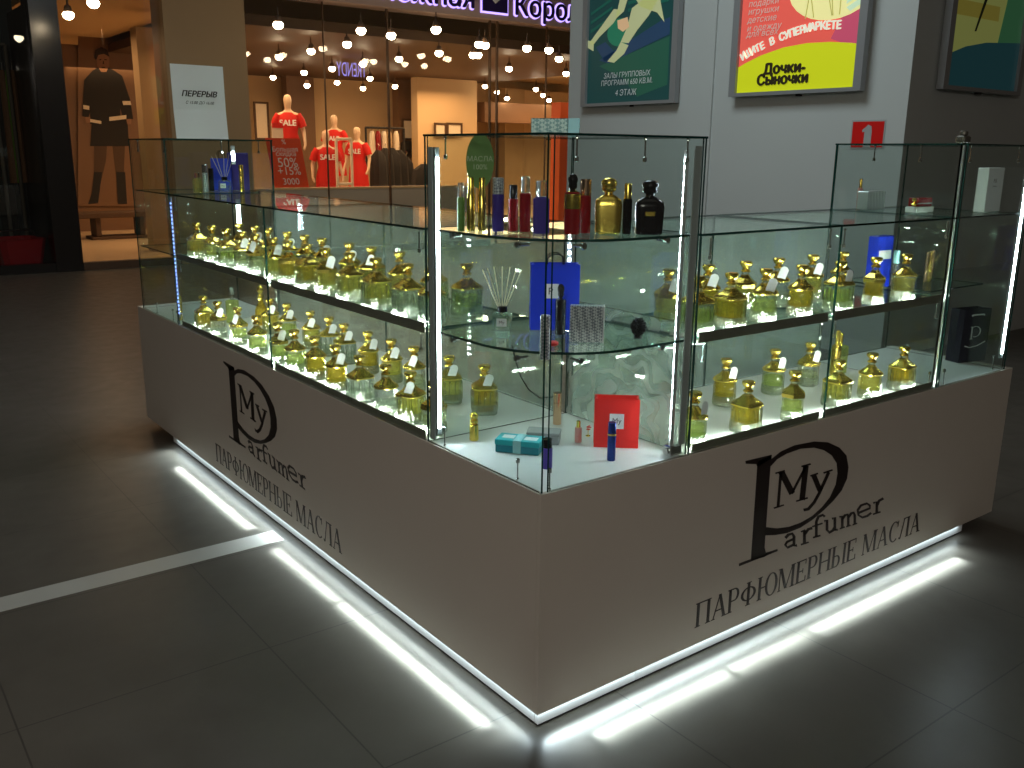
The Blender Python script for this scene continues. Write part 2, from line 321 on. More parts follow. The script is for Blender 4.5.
LOGO=[[[0.906,0.629],[0.977,0.637],[0.976,0.588],[0.981,0.271],[0.912,0.277]],[[0.843,0.643],[0.978,0.638],[0.978,0.625],[0.908,0.609],[0.899,0.621],[0.846,0.633]],[[0.85,0.283],[1.053,0.282],[1.056,0.273],[0.852,0.273]],[[0.977,0.315],[0.99,0.285],[1.052,0.28],[0.981,0.271]],[[0.975,0.622],[1.026,0.64],[1.009,0.616],[0.978,0.598]],[[1.026,0.64],[1.099,0.648],[1.059,0.626],[1.009,0.616]],[[1.099,0.648],[1.209,0.641],[1.134,0.629],[1.059,0.626]],[[1.209,0.641],[1.291,0.623],[1.212,0.618],[1.134,0.629]],[[1.291,0.623],[1.366,0.589],[1.272,0.597],[1.212,0.618]],[[1.366,0.589],[1.415,0.55],[1.323,0.568],[1.272,0.597]],[[1.415,0.55],[1.436,0.501],[1.358,0.532],[1.323,0.568]],[[1.436,0.501],[1.434,0.457],[1.37,0.492],[1.358,0.532]],[[1.434,0.457],[1.407,0.417],[1.366,0.449],[1.37,0.492]],[[1.407,0.417],[1.363,0.389],[1.337,0.407],[1.366,0.449]],[[1.363,0.389],[1.308,0.365],[1.294,0.379],[1.337,0.407]],[[1.308,0.365],[1.242,0.343],[1.24,0.358],[1.294,0.379]],[[1.242,0.343],[1.176,0.33],[1.173,0.349],[1.24,0.358]],[[1.176,0.33],[1.099,0.329],[1.107,0.35],[1.173,0.349]],[[1.099,0.329],[1.034,0.338],[1.041,0.361],[1.107,0.35]],[[1.034,0.338],[0.974,0.352],[0.976,0.382],[1.041,0.361]],[[1.028,0.567],[1.029,0.441],[1.044,0.437],[1.043,0.563]],[[1.016,0.438],[1.07,0.437],[1.066,0.443],[1.012,0.444]],[[1.008,0.564],[1.058,0.563],[1.055,0.569],[1.005,0.57]],[[1.023,0.563],[1.095,0.47],[1.125,0.474],[1.053,0.567]],[[1.113,0.469],[1.181,0.555],[1.168,0.561],[1.101,0.476]],[[1.158,0.564],[1.154,0.44],[1.186,0.43],[1.19,0.556]],[[1.138,0.435],[1.204,0.432],[1.201,0.439],[1.135,0.441]],[[1.15,0.559],[1.203,0.557],[1.199,0.564],[1.147,0.565]],[[1.212,0.513],[1.259,0.446],[1.286,0.447],[1.239,0.514]],[[1.306,0.512],[1.26,0.441],[1.277,0.433],[1.324,0.503]],[[1.26,0.441],[1.236,0.414],[1.251,0.404],[1.277,0.433]],[[1.236,0.414],[1.206,0.397],[1.218,0.385],[1.251,0.404]],[[1.206,0.397],[1.182,0.4],[1.188,0.388],[1.218,0.385]],[[1.207,0.513],[1.252,0.513],[1.248,0.519],[1.203,0.519]],[[1.285,0.507],[1.339,0.508],[1.335,0.514],[1.281,0.514]],[[1.1,0.307],[1.114,0.315],[1.104,0.326],[1.087,0.317]],[[1.114,0.315],[1.129,0.315],[1.133,0.323],[1.104,0.326]],[[1.129,0.315],[1.135,0.306],[1.151,0.304],[1.133,0.323]],[[1.135,0.306],[1.14,0.269],[1.155,0.269],[1.151,0.304]],[[1.14,0.269],[1.167,0.26],[1.163,0.272],[1.155,0.269]],[[1.141,0.301],[1.101,0.299],[1.11,0.29],[1.148,0.292]],[[1.101,0.299],[1.089,0.287],[1.103,0.284],[1.11,0.29]],[[1.089,0.287],[1.112,0.267],[1.11,0.276],[1.103,0.284]],[[1.112,0.267],[1.151,0.269],[1.144,0.279],[1.11,0.276]],[[1.183,0.31],[1.209,0.31],[1.204,0.317],[1.179,0.316]],[[1.193,0.315],[1.2,0.264],[1.217,0.26],[1.209,0.311]],[[1.19,0.259],[1.236,0.257],[1.232,0.263],[1.186,0.266]],[[1.21,0.292],[1.229,0.307],[1.218,0.317],[1.197,0.302]],[[1.229,0.307],[1.25,0.305],[1.244,0.316],[1.218,0.317]],[[1.285,0.269],[1.276,0.327],[1.26,0.332],[1.269,0.273]],[[1.276,0.327],[1.285,0.342],[1.272,0.352],[1.26,0.332]],[[1.285,0.342],[1.306,0.342],[1.304,0.352],[1.272,0.352]],[[1.306,0.342],[1.312,0.335],[1.323,0.339],[1.304,0.352]],[[1.248,0.313],[1.309,0.311],[1.305,0.318],[1.244,0.319]],[[1.259,0.268],[1.304,0.265],[1.3,0.272],[1.256,0.275]],[[1.321,0.314],[1.327,0.32],[1.341,0.32],[1.314,0.325]],[[1.327,0.32],[1.333,0.281],[1.348,0.279],[1.341,0.32]],[[1.333,0.281],[1.357,0.261],[1.356,0.272],[1.348,0.279]],[[1.357,0.261],[1.383,0.264],[1.371,0.274],[1.356,0.272]],[[1.383,0.264],[1.394,0.273],[1.379,0.282],[1.371,0.274]],[[1.369,0.312],[1.374,0.319],[1.39,0.318],[1.361,0.323]],[[1.374,0.319],[1.383,0.266],[1.398,0.265],[1.39,0.318]],[[1.383,0.266],[1.411,0.26],[1.403,0.272],[1.398,0.265]],[[1.416,0.307],[1.421,0.314],[1.437,0.312],[1.408,0.318]],[[1.421,0.314],[1.429,0.267],[1.445,0.263],[1.437,0.312]],[[1.438,0.295],[1.452,0.307],[1.44,0.317],[1.424,0.303]],[[1.452,0.307],[1.459,0.308],[1.466,0.314],[1.44,0.317]],[[1.459,0.308],[1.462,0.3],[1.477,0.297],[1.466,0.314]],[[1.462,0.3],[1.468,0.265],[1.483,0.261],[1.477,0.297]],[[1.477,0.293],[1.492,0.305],[1.48,0.315],[1.463,0.301]],[[1.492,0.305],[1.498,0.306],[1.504,0.313],[1.48,0.315]],[[1.498,0.306],[1.503,0.298],[1.519,0.295],[1.504,0.313]],[[1.503,0.298],[1.51,0.262],[1.525,0.259],[1.519,0.295]],[[1.424,0.262],[1.455,0.261],[1.451,0.267],[1.42,0.268]],[[1.464,0.26],[1.491,0.259],[1.488,0.265],[1.46,0.266]],[[1.506,0.257],[1.535,0.256],[1.531,0.262],[1.502,0.263]],[[1.539,0.295],[1.615,0.297],[1.605,0.306],[1.532,0.305]],[[1.615,0.297],[1.613,0.314],[1.601,0.312],[1.605,0.306]],[[1.613,0.314],[1.584,0.331],[1.586,0.322],[1.601,0.312]],[[1.584,0.331],[1.541,0.332],[1.551,0.323],[1.586,0.322]],[[1.541,0.332],[1.52,0.316],[1.535,0.31],[1.551,0.323]],[[1.52,0.316],[1.531,0.29],[1.542,0.291],[1.535,0.31]],[[1.531,0.29],[1.565,0.27],[1.565,0.279],[1.542,0.291]],[[1.565,0.27],[1.602,0.268],[1.593,0.278],[1.565,0.279]],[[1.602,0.268],[1.628,0.275],[1.617,0.284],[1.593,0.278]],[[1.634,0.312],[1.645,0.319],[1.661,0.318],[1.625,0.323]],[[1.645,0.319],[1.653,0.271],[1.671,0.267],[1.661,0.318]],[[1.638,0.267],[1.69,0.265],[1.685,0.272],[1.633,0.274]],[[1.665,0.296],[1.676,0.313],[1.661,0.323],[1.648,0.304]],[[1.676,0.313],[1.702,0.316],[1.691,0.327],[1.661,0.323]]]
UL, UG, UW = 2.8, 3.0, .4
def W(o):
    """o was meshed in room coordinates: move its mesh into its parent's frame"""
    p = o.parent; off = Vector((0, 0, 0))
    while p: off += Vector(p.location); p = p.parent
    o.data.transform(Matrix.Translation(-off)); return o
def wpart(b, name, mats, root, **k): return W(b.build(name, mats, root, **k))
def wtext(name, txt, size, frame, mat, root, **k): return W(text(name, txt, size, frame, mat, root, **k))

# ---------------------------------------------------------------- kiosk dimensions
H0, HT, HS, HL, HC = .05, .714, 1.065, 1.370, 1.640       # panel foot, counter top, shelf, low case top, tall case top
D = .57                                                     # depth of the counters and cases
A, B = 3.712, 2.621                                         # lengths of the left and right counter
CL, CRR = .577, .577                                        # corner case along the left and right face
EL, ER = 3.0, 2.017                                         # start of the end cases
EL2, ER2 = 3.62, 2.56

# ---------------------------------------------------------------- floor
b = MB(); b.box(-9, -5, -.2, 30, 24, 0); struct(b.build('floor', M['floor']))
b = MB(); b.box(-9, 1.665, -.001, -.035, 1.785, .0015); struct(b.build('floor_inlay_strip', M['strip']))

# ---------------------------------------------------------------- lettering with serifs
def glyphs():
    T, t, s = .135, .045, .035
    def bar(x0, y0, x1, y1): return [[(x0, y0), (x1, y0), (x1, y1), (x0, y1)]]
    def stem(x, w=T, y0=0, y1=1, foot=True, head=True):
        r = bar(x, y0, x+w, y1)
        if foot: r += bar(x-.06, y0, x+w+.06, y0+s)
        if head: r += bar(x-.06, y1-s, x+w+.06, y1)
        return r
    def ring(cx, cy, rx, ry, a0, a1, wx, wy, n=14):
        out = []
        for i in range(n):
            q = [math.radians(a0+(a1-a0)*k/n) for k in (i, i+1)]
            out.append([(cx+rx*math.cos(q[0]), cy+ry*math.sin(q[0])), (cx+rx*math.cos(q[1]), cy+ry*math.sin(q[1])),
                        (cx+(rx-wx)*math.cos(q[1]), cy+(ry-wy)*math.sin(q[1])), (cx+(rx-wx)*math.cos(q[0]), cy+(ry-wy)*math.sin(q[0]))])
        return out
    def diag(x0, y0, x1, y1, w): return [[(x0-w/2, y0), (x0+w/2, y0), (x1+w/2, y1), (x1-w/2, y1)]]
    G = {}
    G['П'] = (.80, stem(.07)+stem(.58)+bar(.1, .95, .7, 1))
    G['А'] = (.80, diag(.10, 0, .40, 1, .05)+diag(.66, 0, .40, 1, .14)+bar(.2, .32, .55, .37)+bar(.02, 0, .2, s)+bar(.54, 0, .80, s))
    G['Р'] = (.66, stem(.07)+bar(.2, .95, .36, 1)+bar(.2, .45, .36, .5)+ring(.36, .725, .24, .275, -90, 90, .12, .05))
    G['Ф'] = (.92, stem(.38)+ring(.445, .5, .40, .30, 0, 360, .13, .045, 28))
    G['Ю'] = (1.16, stem(.07)+bar(.2, .48, .45, .53)+ring(.78, .5, .35, .51, 0, 360, .13, .045, 28))
    G['М'] = (1.02, stem(.07, .05)+stem(.78)+diag(.13, 1, .47, .04, .14)+diag(.80, 1, .47, .04, .05))
    G['Е'] = (.68, stem(.07)+bar(.1, .95, .58, 1)+bar(.1, 0, .60, .05)+bar(.2, .48, .42, .53)+bar(.55, .78, .59, 1)+bar(.57, 0, .62, .24)+bar(.40, .40, .44, .61))
    G['Н'] = (.84, stem(.07)+stem(.62)+bar(.1, .48, .7, .53))
    G['Ы'] = (.98, stem(.07)+bar(.2, .50, .34, .55)+bar(.2, 0, .34, .05)+ring(.34, .275, .23, .275, -90, 90, .12, .05)+stem(.76))
    G['С'] = (.78, ring(.42, .5, .36, .51, 50, 310, .13, .045, 24)+bar(.64, .70, .68, .98))
    G['Л'] = (.82, stem(.58)+bar(.28, .95, .7, 1)+diag(.13, .03, .34, 1, .06)+ring(.10, .09, .08, .09, 160, 360, .06, .05, 8))
    G[' '] = (.38, [])
    return G
GL = glyphs()
def serif_line(txt, frame, u0, u1, v0, h, t=.0008):
    wd = sum(GL[c][0] for c in txt); sc = (u1-u0)/wd; b = MB(); x = u0
    for c in txt:
        w, polys = GL[c]
        for p in polys: b.plate([(x+q[0]*sc, v0+q[1]*h) for q in p], frame, t, off=.0004)
        x += w*sc
    return b

# ---------------------------------------------------------------- counters
kL = thing('counter', 'long taupe counter with perfumery lettering running back to the left', 'counter', (0, 1.85, 0))
kR = thing('counter', 'shorter taupe counter with perfumery lettering running back to the right', 'counter', (1.3, 0, 0))
def counter(root, left):
    b = MB()
    if left:
        b.box(0, .017, H0, .016, A, HT); wpart(b, 'front_panel', M['panel'], root)
        b = MB(); b.box(.016, A-.016, H0, D, A, HT); wpart(b, 'end_panel', M['panel'], root)
        b = MB(); b.box(.0165, .017, HT-.03, D, A-.017, HT-.001); wpart(b, 'deck', M['deck'], root)
        b = MB(); b.box(.012, .030, .009, .027, 3.268, H0-.001); b.box(.027, 3.25, .009, D-.05, 3.268, H0-.001); wpart(b, 'plinth', M['plinth'], root)
        b = MB(); b.box(.018, .04, 0, .035, 3.262, .01); wpart(b, 'plinth_gap_shade', M['dark'], root)  # near-black strip stands in for the shade under the plinth
        b = MB(); b.box(D-.016, D, H0, D, A-.017, HT-.03); wpart(b, 'back_panel', M['panel'], root)
        b = MB(); b.box(.04, .06, .0495, D-.02, A-.02, H0+.001); wpart(b, 'bottom_board', M['panel'], root)
    else:
        b = MB(); b.box(0, 0, H0, B, .016, HT); wpart(b, 'front_panel', M['panel'], root)
        b = MB(); b.box(B-.016, .016, H0, B, D, HT); wpart(b, 'end_panel', M['panel'], root)
        b = MB(); b.box(D+.0005, .0165, HT-.03, B-.017, D, HT-.001); wpart(b, 'deck', M['deck'], root)
        b = MB(); b.box(.012, .012, .009, .40, .027, H0-.001); b.box(.403, .012, .009, 2.388, .027, H0-.001); b.box(2.37, .027, .009, 2.388, D-.05, H0-.001); wpart(b, 'plinth', M['plinth'], root)
        b = MB(); b.box(.02, .018, 0, 2.38, .035, .01); wpart(b, 'plinth_gap_shade', M['dark'], root)  # shade of the gap below the plinth, made as a near-black strip
        b = MB(); b.box(D, D-.016, H0, B-.017, D, HT-.03); wpart(b, 'back_panel', M['panel'], root)
        b = MB(); b.box(D+.01, .04, .0495, B-.02, D-.02, H0+.001); wpart(b, 'bottom_board', M['panel'], root)
    frame = fr((0, 3.195, 0), (0, -1, 0), (0, 0, 1)) if left else fr((0, 0, 0), (1, 0, 0), (0, 0, 1))
    b = MB()
    for p in LOGO: b.plate(p, frame, .0008, off=.0004)
    wpart(b, 'logo', M['ink'], root)
    b = serif_line('ПАРФЮМЕРНЫЕ МАСЛА', frame, .648, 2.0, .112 if not left else .10, .086 if not left else .092)
    wpart(b, 'lettering', M['ink'], root)
counter(kL, True); counter(kR, False)

# ---------------------------------------------------------------- glass cases
G = .006
def pane(root, x0, y0, z0, x1, y1, z1, mat='pane', name='glass_pane', edge='edge'):
    thin = min((abs(x1-x0), 'x'), (abs(y1-y0), 'y'), (abs(z1-z0), 'z'))[1]
    b = MB(); b.box(min(x0, x1), min(y0, y1), z0, max(x0, x1), max(y0, y1), z1, 0, 1, thin)
    return wpart(b, name, [M[mat], M[edge]], root)
def clamp(root, x, y, z, down=True, chrome=True):
    """small metal glass connector: rod with a round head"""
    b = MB(); s = -1 if down else 1
    b.lathe([(0, .004), (s*.006, .0045), (s*.008, .0025), (s*.05, .0025), (s*.052, .006), (s*.062, .006), (s*.064, .003)], (x, y, z), 8)
    return wpart(b, 'glass_connector', M['chrome' if chrome else 'alu_dark'], root, smooth=True)
def bracket(root, x, y, z, dx, dy):
    """shelf bracket: disc on the glass and a short arm under the shelf"""
    b = MB(); d = Vector((dx, dy, 0))
    b.tube([Vector((x, y, z))-d*.002, Vector((x, y, z))+d*.008], .009, 12); b.tube([Vector((x, y, z))+d*.008, Vector((x, y, z))+d*.04], .0045, 8)
    return wpart(b, 'shelf_bracket', M['chrome'], root, smooth=True)
def led_strip(root, x, y, z0, z1, ang, w=.016, dots=True, dot_mat='led_dot', cont=True, step=.022, depth=.010):
    """upright aluminium profile; the lit face looks along ang"""
    d = Vector((math.cos(ang), math.sin(ang), 0)); s = Vector((-d.y, d.x, 0)); o = Vector((x, y, 0))
    def rect(a, bb, c, e, z): return [o+s*a+d*c+Vector((0, 0, z)), o+s*bb+d*c+Vector((0, 0, z)), o+s*bb+d*e+Vector((0, 0, z)), o+s*a+d*e+Vector((0, 0, z))]
    b = MB(); b.loft([rect(-w/2, w/2, 0, .004, z0), rect(-w/2, w/2, 0, .004, z1)])
    b.loft([rect(-w/2, -w/2+.002, .004, depth, z0), rect(-w/2, -w/2+.002, .004, depth, z1)]); b.loft([rect(w/2-.002, w/2, .004, depth, z0), rect(w/2-.002, w/2, .004, depth, z1)])
    p = wpart(b, 'led_profile', M['alu'], root)
    if cont:
        b = MB(); b.loft([rect(-w/2+.003, w/2-.003, .004, depth-.001, z0+.02), rect(-w/2+.003, w/2-.003, .004, depth-.001, z1-.03)]); W(b.build('diffuser', M['led'], p))
    else:
        b = MB(); z = z0+.02
        while z < z1-.03:
            b.loft([rect(-.003, .003, .004, .007, z), rect(-.003, .003, .004, .007, z+.009)]); z += step
        W(b.build('diode_row', M[dot_mat], p))
    return p
def light_bar(root, p0, p1, z, inward, h=.030, name='light_bar'):
    """dark profile along a shelf's front edge with a diffuser on its inner face"""
    p0, p1, n = Vector((*p0, 0)), Vector((*p1, 0)), Vector((*inward, 0))
    def sec(p, a, bb, c, e): return [p+n*a+Vector((0, 0, c)), p+n*bb+Vector((0, 0, c)), p+n*bb+Vector((0, 0, e)), p+n*a+Vector((0, 0, e))]
    b = MB(); b.loft([sec(p0, 0, .004, z-h*.55, z+h*.45), sec(p1, 0, .004, z-h*.55, z+h*.45)]); b.loft([sec(p0, .004, .022, z-h*.55, z-h*.45), sec(p1, .004, .022, z-h*.55, z-h*.45)])
    o = wpart(b, name, M['profile'], root)
    b = MB()
    f = lambda p: [p+n*.005+Vector((0, 0, z+.001)), p+n*.014+Vector((0, 0, z+.001)), p+n*.006+Vector((0, 0, z+h*.36)), p+n*.005+Vector((0, 0, z+h*.36))]
    e = (p1-p0).normalized()*.01; b.loft([f(p0+e), f(p1-e)]); W(b.build('diffuser', M['bar'], o)); return o

cc = thing('display_case', 'tall square glass corner case with rounded shelves of mixed perfumes', 'display case', (.28, .28, HT))
pane(cc, .006, .010, HT, .006+G, CL, HC); pane(cc, .028, .006, HT, CRR, .006+G, HC)
pane(cc, .016, CL-G, HT, CRR-G, CL, HC); pane(cc, CRR-G, .016, HT+.40, CRR, CL-G-.001, HC)
pane(cc, CRR-G, .016, HT, CRR, CL-G-.001, HT+.398, 'damask', 'patterned_pane')
pane(cc, .004, .004, HC, CRR+.002, CL+.002, HC+G, 'pane', 'glass_top')
def round_shelf(root, z, name='glass_shelf'):
    x0, y0, x1, y1, r = .018, .018, CRR-.012, CL-.012, .30
    pts = [(x1, y1), (x0, y1)]
    for i in range(15):
        a = PI+PI/2*i/14; pts.append((x0+r+r*math.cos(a), y0+r+r*math.sin(a)))
    pts.append((x1, y0)); k = len(pts)
    b = MB(); vs = [(x, y, z) for x, y in pts]+[(x, y, z+.007) for x, y in pts]
    b.add(vs, [tuple(reversed(range(k))), tuple(range(k, 2*k))]); b.add(vs, [(i, (i+1) % k, k+(i+1) % k, k+i) for i in range(k)], 1)
    return wpart(b, name, [M['shelf'], M['edge']], root)
round_shelf(cc, HL); round_shelf(cc, HS)
for z in (HS, HL):
    bracket(cc, .016, .45, z-.006, 1, 0); bracket(cc, .14, .016, z-.006, 0, 1); bracket(cc, .45, .016, z-.006, 0, 1); bracket(cc, .016, .14, z-.006, 1, 0)
b = MB(); b.box(.0135, CL-.029, HT+.01, .0175, CL-.008, HC-.03); b.box(.0175, CL-.012, HT+.01, .030, CL-.008, HC-.03); wpart(b, 'corner_profile', M['post'], cc)
b = MB(); b.box(CRR-.036, .0135, HT+.035, CRR-.010, .0175, HC-.02); b.box(CRR-.014, .0175, HT+.035, CRR-.010, .032, HC-.02); wpart(b, 'corner_profile', M['post'], cc)
led_strip(cc, .022, CL-.036, HT+.03, HC-.03, -PI/2, w=.016)
led_strip(cc, CRR-.042, .034, HT+.03, HC-.03, PI*.80, w=.020, cont=False)
led_strip(cc, CRR-.020, CL-.02, HT+.36, HC-.12, PI*1.25, w=.016, cont=False)
for x, y, z, dn in ((.11, .02, HC, 1), (.03, .50, HC, 1), (.35, .02, HC, 1), (.52, .025, HC, 1), (.02, .13, HT, 0), (.02, .5, HT, 0), (.04, .016, HT, 0)): clamp(cc, x, y, z, dn)
b = MB(); b.bbox((.535, .034, HT), (.05, .032, .035), b=.004); b.tube([(.50, .03, HT+.018), (.56, .03, HT+.018)], .010, 12); wpart(b, 'lock', M['chrome'], cc)

def low_case(root, left, s0, s1, seam, e1):
    # s runs along the face
    def P(a0, c0, z0, a1, c1, z1, *k, **kw):     # a along the face, c depth
        return pane(root, c0, a0, z0, c1, a1, z1, *k, **kw) if left else pane(root, a0, c0, z0, a1, c1, z1, *k, **kw)
    P(s0+.003, .006, HT, seam-.002, .006+G, HL); P(seam+.002, .006, HT, e1-.003, .006+G, HL)
    P(s0+.003, D-.02, HT, seam-.002, D-.012, HL-.002, 'film', 'back_pane'); P(seam+.002, D-.02, HT, e1-.003, D-.012, HL-.002, 'film', 'back_pane')
    P(s0+.003, .004, HL+.0005, seam-.002, D-.010, HL+.0075, 'pane', 'glass_top'); P(seam+.002, .004, HL+.0005, e1-.003, D-.010, HL+.0075, 'pane', 'glass_top')
    P(s0+.006, .035, HS, seam-.004, .40, HS+.008, 'shelf', 'glass_shelf'); P(seam+.004, .035, HS, e1-.006, .40, HS+.008, 'shelf', 'glass_shelf')
    for a, bb in ((s0+.03, seam-.015), (seam+.015, e1-.03)):
        for z in (HT+.012, HS+.006):
            if left: light_bar(root, (.017, a), (.017, bb), z, (1, 0), h=.026 if z < 1 else .032)
            else: light_bar(root, (a, .017), (bb, .017), z, (0, 1), h=.026 if z < 1 else .032)
    for a in (s0+.06, seam-.04, seam+.04, e1-.05):
        if left: clamp(root, .022, a, HL-.008, True, False)
        else: clamp(root, a, .022, HL-.008, True, False)
        if left: clamp(root, .024, a, HS-.01, True)
        else: clamp(root, a, .024, HS-.01, True)
lcL = thing('display_case', 'long low glass case of gold-capped bottles on the left counter', 'display case', (.28, 1.7, HT))
low_case(lcL, True, CL, EL, 1.80, EL)
lcR = thing('display_case', 'low glass case of gold-capped bottles on the right counter', 'display case', (1.3, .28, HT))
low_case(lcR, False, CRR, ER, 1.265, ER)

eL = thing('display_case', 'tall glass case at the far left end of the counter', 'display case', (.28, 3.3, HT))
pane(eL, .006, EL, HT, .006+G, EL2, HC); pane(eL, .016, EL, HT, D-.01, EL+G, HC); pane(eL, .016, EL2-G, HT, D-.01, EL2, HC); pane(eL, D-.01, EL, HT, D-.002, EL2, HC)
pane(eL, .004, EL-.002, HC, D, EL2+.002, HC+G, 'pane', 'glass_top'); pane(eL, .018, EL+.012, HL, D-.014, EL2-.012, HL+G, 'shelf', 'glass_shelf'); pane(eL, .018, EL+.012, HS, D-.014, EL2-.012, HS+G, 'shelf', 'glass_shelf')
led_strip(eL, .026, EL+.030, HT+.03, HL-.01, -PI*.7, w=.012, cont=False, dot_mat='led_blue_reflection', step=.02)  # dotted blue reflection on the glass edge, built as glowing diodes
_p = at(237, 200, 'y', EL+.06)
led_strip(eL, _p[0], EL+.05, HS+.08, HL-.03, -PI*.6, w=.022); led_strip(eL, _p[0]-.01, EL+.05, 1.52, 1.615, -PI*.6, w=.020)
for x, y, z in ((.02, 3.05, HC), (.02, 3.5, HC), (.3, 3.02, HC), (.5, 3.02, HC)): clamp(eL, x, y, z)
for x, y in ((.02, 3.05), (.02, 2.97), (.02, 3.12), (.02, 3.4)): clamp(eL, x, y, HT, False)
eR = thing('display_case', 'tall glass case at the right end with white box and black bag', 'display case', (2.3, .28, HT))
pane(eR, ER, .006, HT, ER2, .006+G, HC); pane(eR, ER, .016, HT, ER+G, D-.01, HC); pane(eR, ER2-G, .016, HT, ER2, D-.01, HC); pane(eR, ER, D-.01, HT, ER2, D-.002, HC)
pane(eR, ER-.002, .004, HC, ER2+.002, D, HC+G, 'pane', 'glass_top'); pane(eR, ER+.012, .018, HL, ER2-.012, D-.014, HL+G, 'shelf', 'glass_shelf'); pane(eR, ER+.10, .14, HS, ER2-.012, D-.014, HS+G, 'shelf', 'glass_shelf')
b = MB(); b.box(ER-.012, .014, HT, ER-.004, .030, HC); b.box(ER-.012, .022, HT, ER, .030, HC); wpart(b, 'corner_profile', M['alu'], eR)
b = MB(); b.box(ER+.009, .016, HT, ER+.024, .026, HC); wpart(b, 'corner_profile', M['alu_dark'], eR)
led_strip(eR, ER2-.022, .024, HT+.05, HC-.02, -PI*.62, w=.016)
for x, y, z in ((ER+.05, .02, HC), (ER-.04+.06, .2, HC), (ER+.02, .4, HC), (2.45, .02, HC)): clamp(eR, x, y, z)
for x, y in ((ER+.06, .02), (ER-.03, .03), (2.5, .03)): clamp(eR, x, y, HT, False)
b = MB(); b.bbox((ER, .03, HC+G), (.05, .035, .028), b=.005); b.lathe([(0, .012), (.004, .015), (.014, .015), (.018, .008)], (ER, .03, HC+G+.028), 12); wpart(b, 'top_clamp', M['alu_dark'], eR)

# ---------------------------------------------------------------- gold capped decanters
def decanter_parts(shape, oil, tagged, scale=1.0, tall=False):
    """returns a thing with glass, oil, shoulder, stopper (and tag) for one bottle"""
    key = (shape, oil, tagged, tall)
    if key in PROTO: return PROTO[key]
    root = thing('perfume_bottle', 'x', 'perfume bottle')
    R = .042
    n, sq = {'square': (24, 1.0), 'round': (20, 0), 'six sided': (6, 0), 'eight sided': (8, 0)}[shape]
    hb = .098 if not tall else .118
    fl = .90 if shape == 'round' else .94
    prof = [(0, R*.90), (.003, R*.98), (.010, R*1.0), (hb*.5, R*.97), (hb-.010, R*1.0), (hb-.002, R*.96), (hb+.004, R*.70)]
    if shape == 'round': prof = [(0, R*.80), (.003, R*.92), (.012, R*.98), (.03, R), (hb-.03, R), (hb-.010, R*.92), (hb+.004, R*.66)]
    b = MB(); b.lathe(prof, n=n, sq=sq)
    if shape == 'square':   # cut ribs on the four faces
        for k in range(4):
            for u in (-.020, 0, .020):
                c = (math.cos(k*PI/2)*R*.985-math.sin(k*PI/2)*u, math.sin(k*PI/2)*R*.985+math.cos(k*PI/2)*u, .012)
                b.lathe([(0, .002), (.006, .006), (hb-.032, .006), (hb-.024, .002)], c, 6)
    b.build('glass_body', M['glass'], root, smooth=shape in ('round', 'square'))
    b = MB(); b.lathe([(-.0002, R*.93), (.003, R*1.01), (.010, R*1.03), (.030, R*1.02), (.036, R*.985), (.036, R*.90), (.012, R*.84), (.0115, R*.2)], n=n, sq=sq); b.build('light_catch_base', M['cut'], root, smooth=shape in ('round', 'square'))  # whitish base added to catch the led light as a bright bottle bottom
    lv = {'oil_yellow': .82, 'oil_green': .70, 'oil_amber': .88, 'oil_pale': .6, 'oil_clear': .5}[oil]*hb
    b = MB(); b.lathe([(.014, R*.70), (.018, R*.78), (lv-.004, R*.80), (lv, R*.78)], n=n, sq=sq); b.build('oil', M[oil], root, smooth=shape in ('round', 'square'))
    z = hb-.004
    cp = [(z-.004, R*1.03), (z, R*1.06), (z+.004, R*1.0), (z+.012, R*.78), (z+.020, R*.52), (z+.026, R*.40), (z+.030, R*.34)]
    if shape == 'six sided': cp = [(z-.012, R*1.03), (z, R*1.05), (z+.006, R*.92), (z+.020, R*.50), (z+.030, R*.34)]
    b = MB(); b.lathe(cp, n=n, sq=sq*.5); b.build('shoulder_cap', M['gold'], root, smooth=shape != 'six sided')
    b = MB(); z += .030; b.lathe([(z-.002, R*.30), (z+.008, R*.28), (z+.009, R*.33), (z+.012, R*.33)], n=14); b.build('neck', M['glass'], root, smooth=True)
    b = MB(); z += .010
    b.lathe([(z, .010), (z+.002, .0165), (z+.006, .0165), (z+.009, .011), (z+.013, .0105), (z+.022, .0185), (z+.028, .0215), (z+.034, .0215), (z+.037, .018), (z+.038, .004)], n=18)
    b.build('stopper', M['gold'], root, smooth=True)
    if tagged:
        b = MB(); f = fr((.012, -.030, z-.012), (1, -.1, -.35), (.35, .15, .93))
        b.plate([(-.014, -.022), (.014, -.022), (.014, .014), (.006, .022), (-.006, .022), (-.014, .014)], f, .0012)
        b.tube([(.012, -.030, z+.008), (.008, -.016, z+.004), (0, -.012, z+.002)], .0006, 5)
        b.build('tag', M['white'], root)
    PROTO[key] = root; return root
PROTO = {}; USED = set()
ORD = ['first', 'second', 'third', 'fourth', 'fifth', 'sixth', 'seventh', 'eighth', 'ninth', 'tenth', 'eleventh', 'twelfth', 'thirteenth', 'fourteenth', 'fifteenth', 'sixteenth', 'seventeenth']
pending = []
def row(items, where, group, z, name):
    for i, (x, y, shape, oil, tg) in enumerate(items):
        o = {'oil_yellow': 'yellow', 'oil_green': 'green', 'oil_amber': 'amber', 'oil_pale': 'pale', 'oil_clear': 'clear'}[oil]
        sh = shape.replace(' ', '-')
        pending.append((x, y, z, shape, oil, tg, f"{ORD[i]} bottle from corner case, {sh} with {o} oil{' and tag' if tg else ''}, {where}", group))
SH = ['square', 'round', 'eight sided', 'square', 'round', 'six sided']
OI = ['oil_yellow', 'oil_green', 'oil_pale', 'oil_amber', 'oil_clear', 'oil_yellow', 'oil_green']
rs = random.Random(11)
